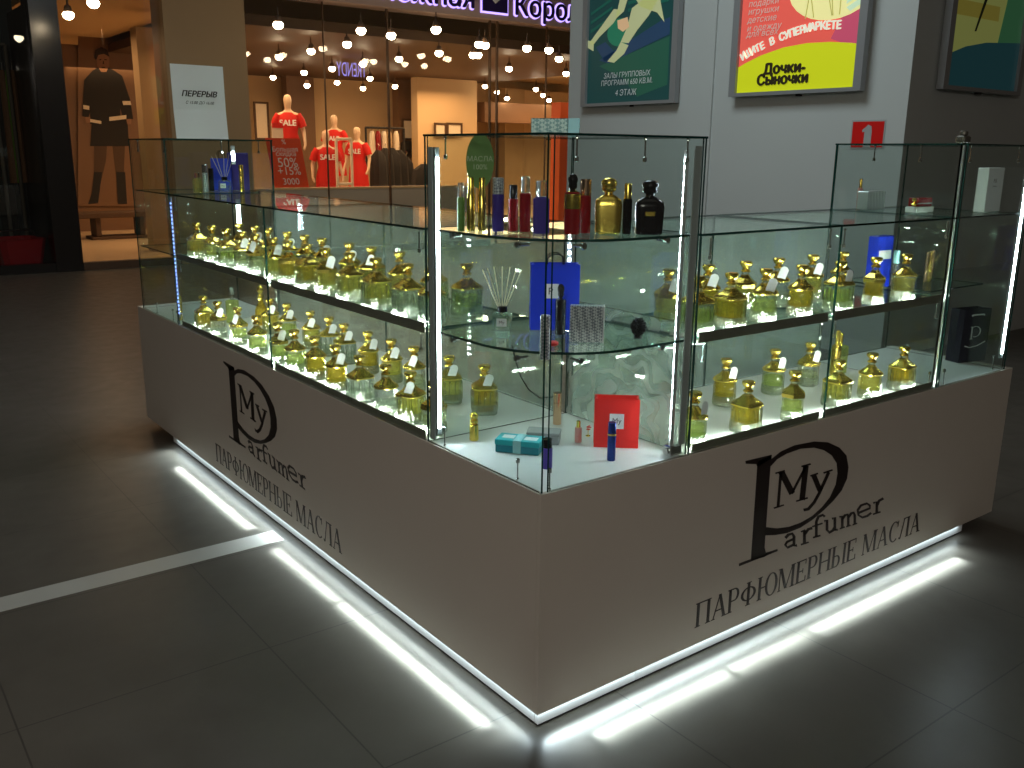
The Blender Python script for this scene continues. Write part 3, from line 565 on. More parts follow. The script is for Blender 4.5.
def mk(posl, tagp, left):
    out = []
    for i, p in enumerate(posl):
        s, c = p[0], p[1]
        sh = p[2] if len(p) > 2 else rs.choice(SH); oi = rs.choice(OI); tg = rs.random() < tagp
        if len(p) > 3: tg = p[3]
        out.append(((c, s) if left else (s, c))+(sh, oi, tg))
    return out
zS, zT = HS+.0085, HT
RUf = [(.655, .075), (.80, .07), (.975, .075), (1.165, .075), (1.375, .07, 'square'), (1.60, .075, 'six sided', False), (1.80, .075, 'eight sided')]
RUb = [(.70, .24), (.90, .25, 'round', True), (1.09, .25), (1.27, .25), (1.47, .25), (1.66, .25)]
RLf = [(.665, .07, 'round', True), (.915, .065, 'square', False), (1.16, .065, 'six sided', False), (1.44, .08, 'square', False), (1.65, .08, 'round', False), (1.86, .075, 'square', False)]
RLb = [(1.12, .33, 'round', True), (1.40, .33, 'round', True), (1.62, .33, 'six sided', True)]
LUf = [(.655, .075), (.80, .075), (1.0, .07), (1.20, .075), (1.385, .07), (1.555, .075), (1.72, .07), (1.88, .075), (2.06, .07), (2.22, .075), (2.40, .07), (2.60, .075), (2.80, .07)]
LUb = [(.70, .24), (.90, .24, 'square', True), (1.13, .24), (1.34, .24), (1.52, .24, 'round', True), (1.76, .24), (1.93, .24), (2.11, .24), (2.32, .24), (2.48, .24), (2.68, .24)]
LLf = [(.64, .07, 'six sided'), (.80, .08), (.94, .065), (1.12, .06), (1.33, .07), (1.53, .08), (1.70, .07), (1.89, .08), (2.10, .07), (2.36, .085), (2.58, .07), (2.78, .07)]
LLb = [(.74, .34, 'square', True), (.93, .32, 'square', True), (1.14, .30, 'round', True), (1.31, .30, 'round', True), (1.50, .30, 'round', True), (1.71, .30, 'square', True), (1.89, .32, 'square', True), (2.08, .32, 'round', True), (2.34, .32), (2.52, .31, 'round', True)]
row(mk(RUf, .5, False), 'front row, upper right', 'gold-capped bottles on the upper shelf, right case', zS, 'a')
row(mk(RUb, .5, False), 'back row, upper right', 'gold-capped bottles on the upper shelf, right case', zS, 'a')
row(mk(RLf, .2, False), 'front row, lower right', 'gold-capped bottles on the lower deck, right case', zT, 'a')
row(mk(RLb, .9, False), 'back row, lower right', 'gold-capped bottles on the lower deck, right case', zT, 'a')
row(mk(LUf, .35, True), 'front row, upper left', 'gold-capped bottles on the upper shelf, left case', zS, 'a')
row(mk(LUb, .5, True), 'back row, upper left', 'gold-capped bottles on the upper shelf, left case', zS, 'a')
row(mk(LLf, .35, True), 'front row, lower left', 'gold-capped bottles on the lower deck, left case', zT, 'a')
row(mk(LLb, .8, True), 'back row, lower left', 'gold-capped bottles on the lower deck, left case', zT, 'a')
for q in pending: decanter_parts(*q[3:6])
kids(None)
for (x, y, z, sh, oi, tg, lab, grp) in pending:
    pr = PROTO[(sh, oi, tg, False)]
    o = pr if pr.name not in USED else link_copy(pr)
    USED.add(pr.name); o.location = (x, y, z); o['label'] = lab; o['group'] = grp
    o.rotation_euler = (0, 0, rs.choice((0, 0, .12, -.1, PI/2, PI/2+.1)) if not tg else rs.uniform(-.9, .1))
    if x < .6 and y > .5 and tg: o.rotation_euler.z -= .2
# ---------------------------------------------------------------- products
def clampc(p, lo=.035, hi=.545): return (min(max(float(p[0]), lo), hi), min(max(float(p[1]), lo), hi))
z1, z2, z0 = HL+.0075, HS+.0075, HT
def spray(name, label, loc, h, r, body, cap, capr=.8, kind='tube', cat='perfume bottle', ball=False, group='perfumes on the top shelf of the corner case', rot=0):
    t = thing(name, label, cat, loc, rot, group)
    b = MB()
    if kind == 'tube': b.lathe([(0, r*.92), (.002, r), (h*.68, r), (h*.70, r*.85)], n=20)
    elif kind == 'square': b.lathe([(0, r*.95), (.003, r), (h*.66, r), (h*.70, r*.6)], n=24, sq=1.2, ax=1.25, ay=.7)
    elif kind == 'flask': b.lathe([(0, r*.85), (.004, r), (h*.50, r*1.08), (h*.60, r*1.0), (h*.68, r*.55), (h*.70, r*.35)], n=24, sq=.6, ay=.55)
    b.build('bottle_body', M[body], t, smooth=True)
    b = MB()
    if ball: b.lathe([(h*.69, r*.34), (h*.74, r*.32), (h*.76, r*.50), (h*.80, r*.58)]+[(h*(.90-.10*math.cos(a)), r*.62*math.sin(a)+.0005) for a in [PI*k/10 for k in range(3, 11)]], n=18)
    else: b.lathe([(h*.69, r*capr*.8), (h*.70, r*capr), (h*.98, r*capr), (h, r*capr*.85)], n=20)
    b.build('cap', M[cap], t, smooth=True); return t
S1 = .50
def top(px, s=S1): p = at_diag(px, s); c = clampc(p, .03); return (c[0], c[1], z1)
spray('perfume_bottle', 'slim dark green glass tube perfume, leftmost on the top shelf of the corner case', top(461), .135, .011, 'green', 'glass_thin')
t = spray('perfume_bottle', 'slim polished gold perfume tube under the green hanging disc', top(471), .150, .012, 'gold', 'gold')
t = spray('perfume_bottle', 'second slim gold perfume tube, just right of the one under the disc', top(482), .150, .012, 'gold', 'gold')
spray('perfume_bottle', 'tall blue perfume tube with silver ends on the top shelf', top(498), .150, .017, 'violet', 'silver_pat', .95)
spray('perfume_bottle', 'near black red perfume bottle between the blue and the red tubes', top(513, .54), .130, .015, 'dark_red', 'black')
spray('perfume_bottle', 'deep red perfume tube with silver cap left of the front corner', top(525), .155, .016, 'dark_red', 'glass_thin', .8)
spray('perfume_bottle', 'square smoky violet glass perfume at the front corner of the top shelf', top(541, .44), .145, .018, 'violet', 'glass_thin', .9, kind='square', rot=-.6)
spray('perfume_bottle', 'red perfume with gold collar and round black stopper', top(572, .44), .165, .022, 'dark_red', 'black', .9, ball=True); kk = top(572, .44); b = MB(); b.lathe([(.070, .0225), (.072, .0232), (.110, .0228), (.116, .016), (.120, .010)], n=20); o = b.build('gold_collar', M['gold'], [q for q in COL.objects if q.get('label', '').startswith('red perfume with gold collar')][0], smooth=True)
spray('perfume_bottle', 'slim rose gold and red perfume tube beside the black-stoppered red perfume', top(585), .150, .016, 'dark_red', 'gold_rose', 1)
spray('perfume_bottle', 'broad gold flask perfume with ball stopper', top(608), .155, .036, 'gold', 'gold', ball=True, kind='flask', rot=-.7)
spray('perfume_bottle', 'small black perfume tube with gold cap between gold flask and black flask', top(627), .140, .013, 'black', 'gold', .8)
t = spray('perfume_bottle', 'black flask perfume with round black ball stopper', top(649), .150, .038, 'black', 'black', ball=True, kind='flask', rot=-.7)
b = MB(); b.bbox((0, 0, .052), (.026, .003, .012), b=.001); o = b.build('gold_plate', M['gold'], t); o.location = (0, -.022, 0)

def reed_diffuser(label, loc, rot=0, n=7, group=None):
    t = thing('reed_diffuser', label, 'reed diffuser', loc, rot)
    b = MB(); b.lathe([(0, .026), (.003, .030), (.050, .030), (.056, .024), (.060, .012)], n=24, sq=1.3, ay=.8); b.build('glass_bottle', M['glass_thin'], t, smooth=True)
    b = MB(); b.lathe([(.004, .022), (.030, .023), (.031, .02)], n=24, sq=1.3, ay=.8); b.build('liquid', M['oil_clear'], t, smooth=True)
    b = MB(); b.lathe([(.058, .013), (.059, .015), (.076, .015), (.077, .006)], n=18); b.build('cap', M['black'], t, smooth=True)
    f = fr((0, -.0245, .03), (1, 0, 0), (0, 0, 1)); b = MB(); b.plate([(-.015, -.012), (.015, -.012), (.015, .012), (-.015, .012)], f, .0004); lb = b.build('label', M['white'], t)
    text('lettering', 'My', .014, f, M['ink'], lb, align='CENTER', offset=.0006, v=-.004)
    for k in range(n):
        a = -.42+.84*k/(n-1)+rs.uniform(-.04, .04); c = rs.uniform(-.2, .2); b = MB()
        b.tube([(0.004*math.sin(a), .002*k-.006, .05), (math.sin(a)*.145, .002*k-.006+c*.06, .07+math.cos(a)*.125)], .0013, 5); b.build('reed', M['wood'], t)
    return t
p = at(502, 331, 'z', z2); print('DIFF', p); reed_diffuser('clear glass reed diffuser with pale reeds on the middle corner shelf', (*clampc(p), z2), -.7)

def paper_bag(label, loc, w, d, h, mat, rot, hmat='black', hh=.05, logo=None, lmat='white', group=None, handles=True):
    t = thing('paper_bag', label, 'paper bag', loc, rot, group)
    b = MB(); th = .0012
    for s in (-1, 1):   # front and back sheets, then gusseted sides
        b.box(-w/2, s*d/2-th/2, 0, w/2, s*d/2+th/2, h)
        x = s*w/2; b.loft([[(x, -d/2, 0), (x-s*d*.02, 0, 0), (x, d/2, 0), (x+s*th, d/2, 0), (x-s*d*.02+s*th, 0, 0), (x+s*th, -d/2, 0)],
                           [(x, -d/2, h), (x-s*d*.16, 0, h), (x, d/2, h), (x+s*th, d/2, h), (x-s*d*.16+s*th, 0, h), (x+s*th, -d/2, h)]])
    b.box(-w/2, -d/2, 0, w/2, d/2, th); b.build('bag_body', M[mat], t)
    if handles:
        for s in (-1, 1):
            b = MB(); b.tube([(-w*.18, s*(d/2-.004), h-.012), (-w*.17, s*(d/2-.006), h+hh*.6), (-w*.08, s*(d/2-.008), h+hh), (w*.08, s*(d/2-.008), h+hh), (w*.17, s*(d/2-.006), h+hh*.6), (w*.18, s*(d/2-.004), h-.012)], .0018, 6)
            b.build('handle', M[hmat], t, smooth=True)
    return t
def face(w, d, h): return fr((0, -d/2-.0012, h), (1, 0, 0), (0, 0, 1))
# blue bag on the middle shelf
t = paper_bag('royal blue paper bag with black handles on the middle corner shelf', (*at_diag(556, .70)[:2], z2), .145, .06, .200, 'blue', -.62, hh=.03)
f = face(0, .06, .120); b = MB(); b.plate([(-.032, -.022), (.010, -.022), (.010, .022), (-.032, .022)], f, .0004); lb = b.build('label', M['white'], t)
text('lettering', 'P', .03, f, M['ink'], lb, offset=.0006, u=-.022, v=-.010)
def mid(px, py): return (*clampc(at(px, py, 'z', z2)), z2)
spray('perfume_bottle', 'silver lattice perfume tube at the front of the middle corner shelf', mid(535, 361), .118, .013, 'silver_pat', 'silver_pat', 1, group='items on the middle shelf of the corner case')
spray('perfume_bottle', 'upright black perfume tube in front of the blue bag', mid(560, 334), .150, .016, 'black', 'black', ball=True, group='items on the middle shelf of the corner case')
t = thing('keyring', 'tiny bright red oval bottle charm at the front of the middle corner shelf', 'charm', mid(553, 346), .3)
b = MB(); b.lathe([(0, .006), (.003, .013), (.010, .014), (.014, .009)], n=16, ax=1.3); b.build('charm', M['red'], t, smooth=True)
b = MB(); b.tube([(.020, 0, .006), (.027, .004, .009), (.030, 0, .006), (.027, -.004, .003), (.020, 0, .006)], .0012, 6); b.build('ring', M['chrome'], t)
p = mid(583, 343); t = thing('gift_box', 'silver lattice print gift box right of the blue bag', 'gift box', (p[0]+.02, p[1]+.01, z2), -.75)
b = MB(); b.bbox((0, 0, 0), (.095, .035, .105), b=.002); b.build('box_body', M['silver_pat'], t)
b = MB(); b.bbox((.049, 0, 0), (.004, .0355, .1055), b=.0005); b.build('side_panel', M['white'], t)
p = mid(638, 338); t = thing('ornament', 'dark pine cone ornament on the middle corner shelf', 'ornament', (min(p[0], .50), p[1], z2))
b = MB()
for k in range(9):
    zz = .004+k*.006; r = .022*math.sin(PI*(k+1.6)/11)+.003
    for j in range(7):
        a = 2*PI*(j+.5*(k % 2))/7; ca, sa = math.cos(a), math.sin(a)
        b.loft([[(ca*.003-sa*.005, sa*.003+ca*.005, zz), (ca*.003+sa*.005, sa*.003-ca*.005, zz), (ca*.003, sa*.003, zz+.005)],
                [(ca*r-sa*.002, sa*r+ca*.002, zz+.004), (ca*r+sa*.002, sa*r-ca*.002, zz+.004), (ca*r, sa*r, zz+.009)]])
b.build('scales', M['black_matte'], t)
b = MB(); b.lathe([(0, .014), (.004, .012), (.06, .003)], n=8); b.build('core', M['black_matte'], t)
# floor of the corner case
def flo(px, py): return (*clampc(at(px, py, 'z', z0)), z0)
gb = 'items on the floor of the corner case'
t = thing('perfume_bottle', 'small gold figurine-shaped perfume left of the turquoise gift boxes', 'perfume bottle', flo(474, 440), 0, gb)
b = MB(); b.lathe([(0, .013), (.003, .015), (.050, .014), (.054, .010)], n=18); b.build('bottle_body', M['gold'], t, smooth=True)
b = MB(); b.lathe([(.054, .008), (.058, .013), (.066, .013), (.069, .008), (.074, .013), (.082, .014), (.090, .009), (.092, .003)], n=18); b.build('cap', M['gold'], t, smooth=True)
def gift(label, loc, w, d, h, rot, mat, rib):
    t = thing('gift_box', label, 'gift box', loc, rot, 'turquoise gift boxes')
    b = MB(); b.bbox((0, 0, 0), (w, d, h*.62), b=.0015); b.build('box_body', M[mat+'_dark'] if mat == 'teal' else M[mat], t)
    b = MB(); b.bbox((0, 0, h*.60), (w*1.03, d*1.04, h*.42), b=.0015); b.build('lid', M[mat], t)
    b = MB(); b.box(-w*.09, -d*.53, .001, w*.09, -d*.522, h*1.03); b.box(-w*.09, -d*.53, h*1.02, w*.09, d*.53, h*1.04); b.build('ribbon', M[rib], t)
    b = MB(); b.box(-w*.40, -d*.2, h*1.021, -w*.12, d*.25, h*1.03); b.box(w*.12, -d*.25, h*1.021, w*.42, d*.2, h*1.03); b.build('card', M['white'], t)
    return t
gift('turquoise gift box with pale ribbon lying at front left of the corner case', (.185, .335, z0), .135, .07, .040, -.92, 'teal', 'teal_pale')
t = thing('gift_box', 'flat grey gift box behind the turquoise gift box', 'gift box', (.300, .36, z0), -.8)
b = MB(); b.bbox((0, 0, 0), (.10, .06, .026), b=.002); b.build('box_body', M['grey'], t); b = MB(); b.bbox((0, 0, .0262), (.104, .064, .012), b=.002); b.build('lid', M['grey'], t)
spray('perfume_bottle', 'dark smoky spray bottle standing right behind the front corner edge', flo(547, 468), .090, .015, 'violet', 'black', .9, group=gb)
spray('perfume_bottle', 'slim rose gold perfume tube behind the front corner', flo(557, 424), .110, .014, 'gold_rose', 'gold_rose', 1, group=gb)
spray('perfume_bottle', 'tiny pink perfume with gold cap left of the red bag', flo(578, 442), .070, .011, 'pink', 'gold', .6, group=gb)
t = thing('ornament', 'tiny red flower charm between the pink perfume and the red bag', 'charm', flo(588, 436), 0)
b = MB()
for k in range(5): a = 2*PI*k/5; b.lathe([(0, .002), (.002, .005), (.004, .002)], (.006*math.cos(a), -.002, .026+.006*math.sin(a)), 8)
b.build('petals', M['red'], t); b = MB(); b.tube([(0, 0, 0), (0, 0, .028)], .0012, 5); b.lathe([(0, .008), (.002, .008)], n=12); b.build('stem', M['gold'], t)
t = paper_bag('bright red paper bag standing on the floor of the corner case', (.462, .205, z0), .135, .055, .155, 'red', -.72, handles=False)
f = face(0, .055, .085); b = MB(); b.plate([(-.022, -.024), (.022, -.024), (.022, .024), (-.022, .024)], f, .0004); lb = b.build('label', M['white'], t)
text('lettering', 'My', .024, f, M['ink'], lb, align='CENTER', offset=.0006, v=-.006)
b = MB(); b.box(-.06, -.0295, .140, .06, -.0285, .1555); b.build('fold', M['red'], t)
t = spray('perfume_bottle', 'navy blue perfume atomizer standing in front of the red bag', (.350, .105, z0), .118, .0125, 'navy', 'navy', 1, group=gb)
b = MB(); b.lathe([(.079, .0130), (.080, .0135), (.083, .0135), (.084, .013)], n=18); b.build('gold_ring', M['gold'], t)
t = thing('cable', 'thin dark cable sagging behind the left inner glass of the corner case', 'cable', (.40, CL+.03, .9))
b = MB(); b.tube([at(*q, 'y', CL+.05) for q in ((512, 345), (516, 362), (521, 377), (529, 390), (540, 398), (552, 397), (560, 391))], .0022, 6); wpart(b, 'wire', M['black_matte'], t, smooth=True)
# green disc hanging from the corner top
p = at_diag(480, .50, 160)
t = thing('hanging_tag', 'round green paper disc with pale print hanging inside the corner case', 'tag', (p[0], p[1], 1.572), -.75)
b = MB(); b.lathe([(0, .040), (.002, .040)], (0, 0, 0), 32, ay=1.9); b2 = MB()
b2.v = [(x, zz-.001, y) for (x, y, zz) in b.v]; b2.f = b.f; b2.m = b.m; b2.build('disc', M['green'], t)
f = fr((0, -.0022, 0), (1, 0, 0), (0, 0, 1))
for i, (s, z) in enumerate((('МАСЛА', .0), ('100%', -.022))): text('lettering', s, .020, f, M['green_print'], t, align='CENTER', v=z)
b = MB(); b.tube([(0, 0, .074), (0, 0, .0675+.06-.060), (.0, 0, HC-1.572)], .001, 5); b.build('string', M['white'], t)
t = thing('gift_box', 'teal lattice print box lying on top of the corner case', 'gift box', (.44, .53, HC+G), -.75)
b = MB(); b.bbox((0, 0, 0), (.115, .06, .055), b=.002); b.build('box_body', M['teal_pat'], t); b = MB(); b.bbox((.075, 0, 0), (.034, .0605, .0555), b=.001); b.build('side_panel', M['teal_pale'], t)

# right low case extras
t = spray('perfume_bottle', 'slender tall gold sprayer in the back of the lower right case', (1.80, .33, zT), .20, .018, 'gold', 'gold', .5, group='sprayers in the lower right case')
t = spray('perfume_bottle', 'rectangular clear spray bottle right of the slender gold sprayer', (1.90, .38, zT), .17, .030, 'oil_green', 'gold', .3, kind='square', group='sprayers in the lower right case')
spray('perfume_bottle', 'very thin gold perfume vial near the right end case', (1.96, .12, zT), .16, .007, 'gold', 'glass_thin', .8, group='sprayers in the lower right case')
p = at(875, 300, 'y', .32)
t = thing('gift_box', 'violet blue box standing behind the upper right bottles', 'gift box', (p[0], .32, zS), 0)
b = MB(); b.bbox((0, 0, 0), (.11, .045, .21), b=.002); b.build('box_body', M['blue'], t)
f = fr((0, -.0232, .135), (1, 0, 0), (0, 0, 1)); b = MB(); b.plate([(-.045, -.018), (.045, -.018), (.045, .018), (-.045, .018)], f, .0004); b.build('label', M['white'], t)
spray('perfume_bottle', 'pale blue perfume tube at the right end of the upper right shelf', (1.945, .20, zS), .165, .012, 'oil_clear', 'teal_pale', 1, group='sprayers in the lower right case')
# left low case extras
t = thing('perfume_bottle', 'clear rectangular spray bottle with domed cap at far left of lower deck', 'perfume bottle', (.26, 2.90, zT), -.5)
b = MB(); b.lathe([(0, .03), (.003, .032), (.115, .032), (.120, .018)], n=24, sq=1.3, ay=.6); b.build('bottle_body', M['oil_green'], t, smooth=True)
b = MB(); b.lathe([(.120, .009), (.14, .009), (.141, .015), (.170, .015), (.182, .010), (.186, .002)], n=18); b.build('cap', M['glass_thin'], t, smooth=True)
t = thing('perfume_bottle', 'tall amber bottle with gold onion stopper in the lower left back row', 'perfume bottle', (.36, 2.76, zT), 0)
b = MB(); b.lathe([(0, .030), (.004, .036), (.08, .030), (.12, .012), (.135, .010)], n=20); b.build('bottle_body', M['oil_amber'], t, smooth=True)
b = MB(); b.lathe([(.13, .013), (.15, .016), (.165, .010), (.180, .018), (.195, .016), (.205, .004)], n=18); b.build('stopper', M['gold'], t, smooth=True)
# right end case
t = paper_bag('dark navy paper bag with white emblem in the right end case', (float(at(969, 330, 'y', .2)[0]), .20, HT), .165, .07, .235, 'navy_dark', -.22, hh=.02, handles=False)
f = fr((0, -.0365, .13), (1, 0, 0), (0, 0, 1)); b = MB()
for q in LOGO[:19]: b.plate([((x-1.17)*.115, (z-.45)*.155) for x, z in q], f, .0004)
b.build('emblem', M['white'], t); b = MB(); b.tube([(-.06, -.037, -.005+.125-.045), (-.03, -.037, .066), (.02, -.037, .072), (.065, -.037, .088)], .0022, 5); b.build('swash', M['white'], t)
b = MB(); b.tube([(-.038, -.038, .208), (-.03, -.040, .212), (.03, -.040, .212), (.038, -.038, .208)], .0035, 6); b.build('handle', M['white'], t)
t = thing('gift_box', 'tall plain white box on the upper shelf of the right end case', 'gift box', (float(at(989, 190, 'y', .13)[0]), .13, z1), .05)
b = MB(); b.bbox((0, 0, 0), (.145, .045, .178), b=.002); b.build('box_body', M['white'], t)
text('lettering', 'P.K', .022, fr((-.005, -.0228, .118), (1, 0, 0), (0, 0, 1)), M['ink'], t, align='CENTER'); text('lettering', 'Parfumer', .010, fr((-.005, -.0228, .100), (1, 0, 0), (0, 0, 1)), M['ink'], t, align='CENTER')
t = thing('gift_box', 'silver lattice box lying on the upper shelf beside the right end case', 'gift box', (2.16, .47, z1), 0)
b = MB(); b.bbox((0, 0, 0), (.13, .05, .075), b=.002); b.build('box_body', M['silver_pat'], t)
t = spray('perfume_bottle', 'tiny pink perfume with gold cap standing behind the silver lattice box', (2.15, .52, z1+.0), .125, .010, 'pink', 'gold', .6, group='small perfumes in the right end case')
t = thing('gift_box', 'dark red narrow box with gold bow in the right end case', 'gift box', (2.16, .25, z1+.024), .0)
b = MB(); b.bbox((0, 0, 0), (.11, .04, .034), b=.002); b.build('box_body', M['dark_red'], t); b = MB(); b.box(-.055, -.0215, .010, .055, -.0205, .014); b.build('stripe', M['white'], t)
b = MB(); b.lathe([(0, .006), (.006, .012), (.014, .004), (.022, .011), (.030, .006)], (-.062, -.01, .004), 10); b.build('bow', M['gold'], t)
t = thing('gift_box', 'small white box under the dark red box in the right end case', 'gift box', (2.16, .25, z1), .0)
b = MB(); b.bbox((0, 0, 0), (.13, .05, .023), b=.002); b.build('box_body', M['white'], t)
for k, (x, y, c) in enumerate(((2.36, .30, 'gold_rose'), (2.39, .30, 'gold'), (2.46, .33, 'gold_rose'))):
    spray('perfume_bottle', ['slim rose gold tube, left of three in the right end case', 'slim gold tube, middle of three in the right end case', 'slim rose gold tube, right of three in the right end case'][k], (x, y, HS+G+.0005), .13, .007, c, c, 1, group='small perfumes in the right end case')
# left end case, upper shelf
def le(px, c=3.22): p = at(px, 205, 'y', c); return (float(p[0]), c, z1)
reed_diffuser('reed diffuser with pale reeds in the upper left end case', le(226, 3.15), -.7, 5)
t = paper_bag('royal blue paper bag behind the reed diffuser in the left end case', (le(224, 3.30)[0], 3.30, z1), .10, .05, .17, 'blue', -.55, hh=.04)
spray('perfume_bottle', 'green oil spray bottle in the upper left end case', le(199, 3.12), .10, .022, 'oil_green', 'glass_thin', .6, group='perfumes in the left end case')
spray('perfume_bottle', 'silver lattice perfume tube in the upper left end case', le(207, 3.15), .14, .014, 'silver_pat', 'chrome', 1, group='perfumes in the left end case')
spray('perfume_bottle', 'black perfume tube right of the silver one in the left end case', le(213, 3.2), .12, .013, 'black', 'black', 1, group='perfumes in the left end case')
spray('perfume_bottle', 'slim gold perfume tube right of the blue bag in the left end case', le(243, 3.08), .14, .012, 'gold', 'gold', 1, group='perfumes in the left end case')
p = le(256, 3.3); t = thing('gift_box', 'tall dark violet box at the back of the left end case', 'gift box', (min(p[0], .49), 3.3, z1), -.3)
b = MB(); b.bbox((0, 0, 0), (.11, .05, .20), b=.002); b.build('box_body', M['violet'], t)
spray('perfume_bottle', 'slim gold tube on the floor of the left end case', (.06, 3.12, HT), .13, .010, 'gold', 'gold', 1, group='perfumes in the left end case')
# paper notice on the left end case
pa, pb = at(176, 138, 'z', HC+G), None
yn = 3.30; xa, xb = at(176, 130, 'y', yn)[0], at(228, 130, 'y', yn)[0]; h = at(200, 65, 'y', yn)[2]-HC-G
t = thing('paper_notice', 'white paper notice standing on top of the left end case', 'notice', ((xa+xb)/2, yn, HC+G), 0)
w = xb-xa; b = MB(); b.loft([[(-w/2, -.0005, 0), (w/2, -.0005, 0), (w/2, .0005, 0), (-w/2, .0005, 0)], [(-w/2, .015, h*.4), (w/2, .015, h*.4), (w/2, .016, h*.4), (-w/2, .016, h*.4)], [(-w/2, .02, h), (w/2, .02, h), (w/2, .021, h), (-w/2, .021, h)]]); b.build('sheet', M['white'], t)
f = fr((0, .0130, h*.5), (1, 0, 0), (0, .035, 1)); text('lettering', 'ПЕРЕРЫВ', .040, f, M['ink'], t, align='CENTER', v=.030, shear=.3, bold=.0012); text('lettering', 'С 15.00 ДО 16.00', .020, f, M['ink'], t, align='CENTER', v=-.008, shear=.3)
b = MB(); b.bbox((0, .055, 0), (w*.5, .06, .006), b=.001); b.tube([(0, .06, .004), (0, .022, h*.7)], .002, 6); b.build('stand', M['glass_thin'], t)
# ---------------------------------------------------------------- pillar block with posters
X0, Y0, Y1 = 5.30, at(906, 120, 'x', 5.30)[1], at(570, 100, 'x', 5.30)[1]
b = MB(); b.box(X0, Y0, 0, 12, Y1, 6); struct(b.build('wall_right', M['wall_grey']))
for px in (712,):
    y = at(px, 100, 'x', X0)[1]; b = MB(); b.box(X0-.02, y-.012, 0, X0-.0005, Y1, 6); struct(b.build('trim_1', M['wall_grey']))
def poster_box(label, y1, y0, zb, zt, axis='x', name='advertising_light_box'):
    """framed poster; u runs to the viewer's right"""
    if axis == 'x': t = thing(name, label, 'poster', (X0-.02, (y0+y1)/2, zb)); o, u, W_ = (X0-.085, y1, zb), (0, -1, 0), y1-y0
    else: t = thing(name, label, 'poster', ((y0+y1)/2, Y0, zb)); o, u, W_ = (y0, Y0-.065, zb), (1, 0, 0), y1-y0
    f = fr(o, u, (0, 0, 1)); h = zt-zb; fw = .07
    b = MB()
    for q in ([(0, 0), (fw, 0), (fw, h), (0, h)], [(W_-fw, 0), (W_, 0), (W_, h), (W_-fw, h)], [(fw, 0), (W_-fw, 0), (W_-fw, .03), (fw, .03)], [(fw, h-.03), (W_-fw, h-.03), (W_-fw, h), (fw, h)]): b.plate(q, f, .06, off=-.045)
    wpart(b, 'frame', M['frame_grey'], t)
    b = MB(); b.plate([(.03, .01), (W_-.03, .01), (W_-.03, h-.01), (.03, h-.01)], f, .03, off=-.05); wpart(b, 'backing', M['frame_grey'], t)
    b = MB(); b.box(-.03, -.05, -.015, .03, -.02, 0); lk = b.build('latch', M['black'], t)
    return t, f, W_, h, fw
def mat_c(name, c, rough=.35, e=0):
    m = pbr(name, c, rough)
    if e: bb = m.node_tree.nodes['Principled BSDF']; bb.inputs['Emission Color'].default_value = (*c, 1); bb.inputs['Emission Strength'].default_value = e
    return m
def clip_poly(p, x0, x1, y0, y1):
    for ax, lim, s in ((0, x0, 1), (0, x1, -1), (1, y0, 1), (1, y1, -1)):
        out = []
        for i in range(len(p)):
            a, c = p[i], p[(i+1) % len(p)]; ia, ic = s*(a[ax]-lim) >= 0, s*(c[ax]-lim) >= 0
            if ia: out.append(a)
            if ia != ic: k = (lim-a[ax])/(c[ax]-a[ax]); out.append((a[0]+k*(c[0]-a[0]), a[1]+k*(c[1]-a[1])))
        p = out
        if len(p) < 3: return []
    return p
def ell(cx, cy, rx, ry, n=28, a0=0, a1=2*PI): return [(cx+rx*math.cos(a0+(a1-a0)*i/n), cy+ry*math.sin(a0+(a1-a0)*i/n)) for i in range(n)]
def art(t, f, W_, h, fw, layers):
    for i, (name, m, polys) in enumerate(layers):
        b = MB()
        for p in polys:
            p = clip_poly(p, fw, W_-fw, .03, h-.03)
            if p: b.plate(p, f, .0015, off=-.018+i*.0016)
        if b.v: wpart(b, name, m, t)
BX = lambda x0, y0, x1, y1: [(x0, y0), (x1, y0), (x1, y1), (x0, y1)]
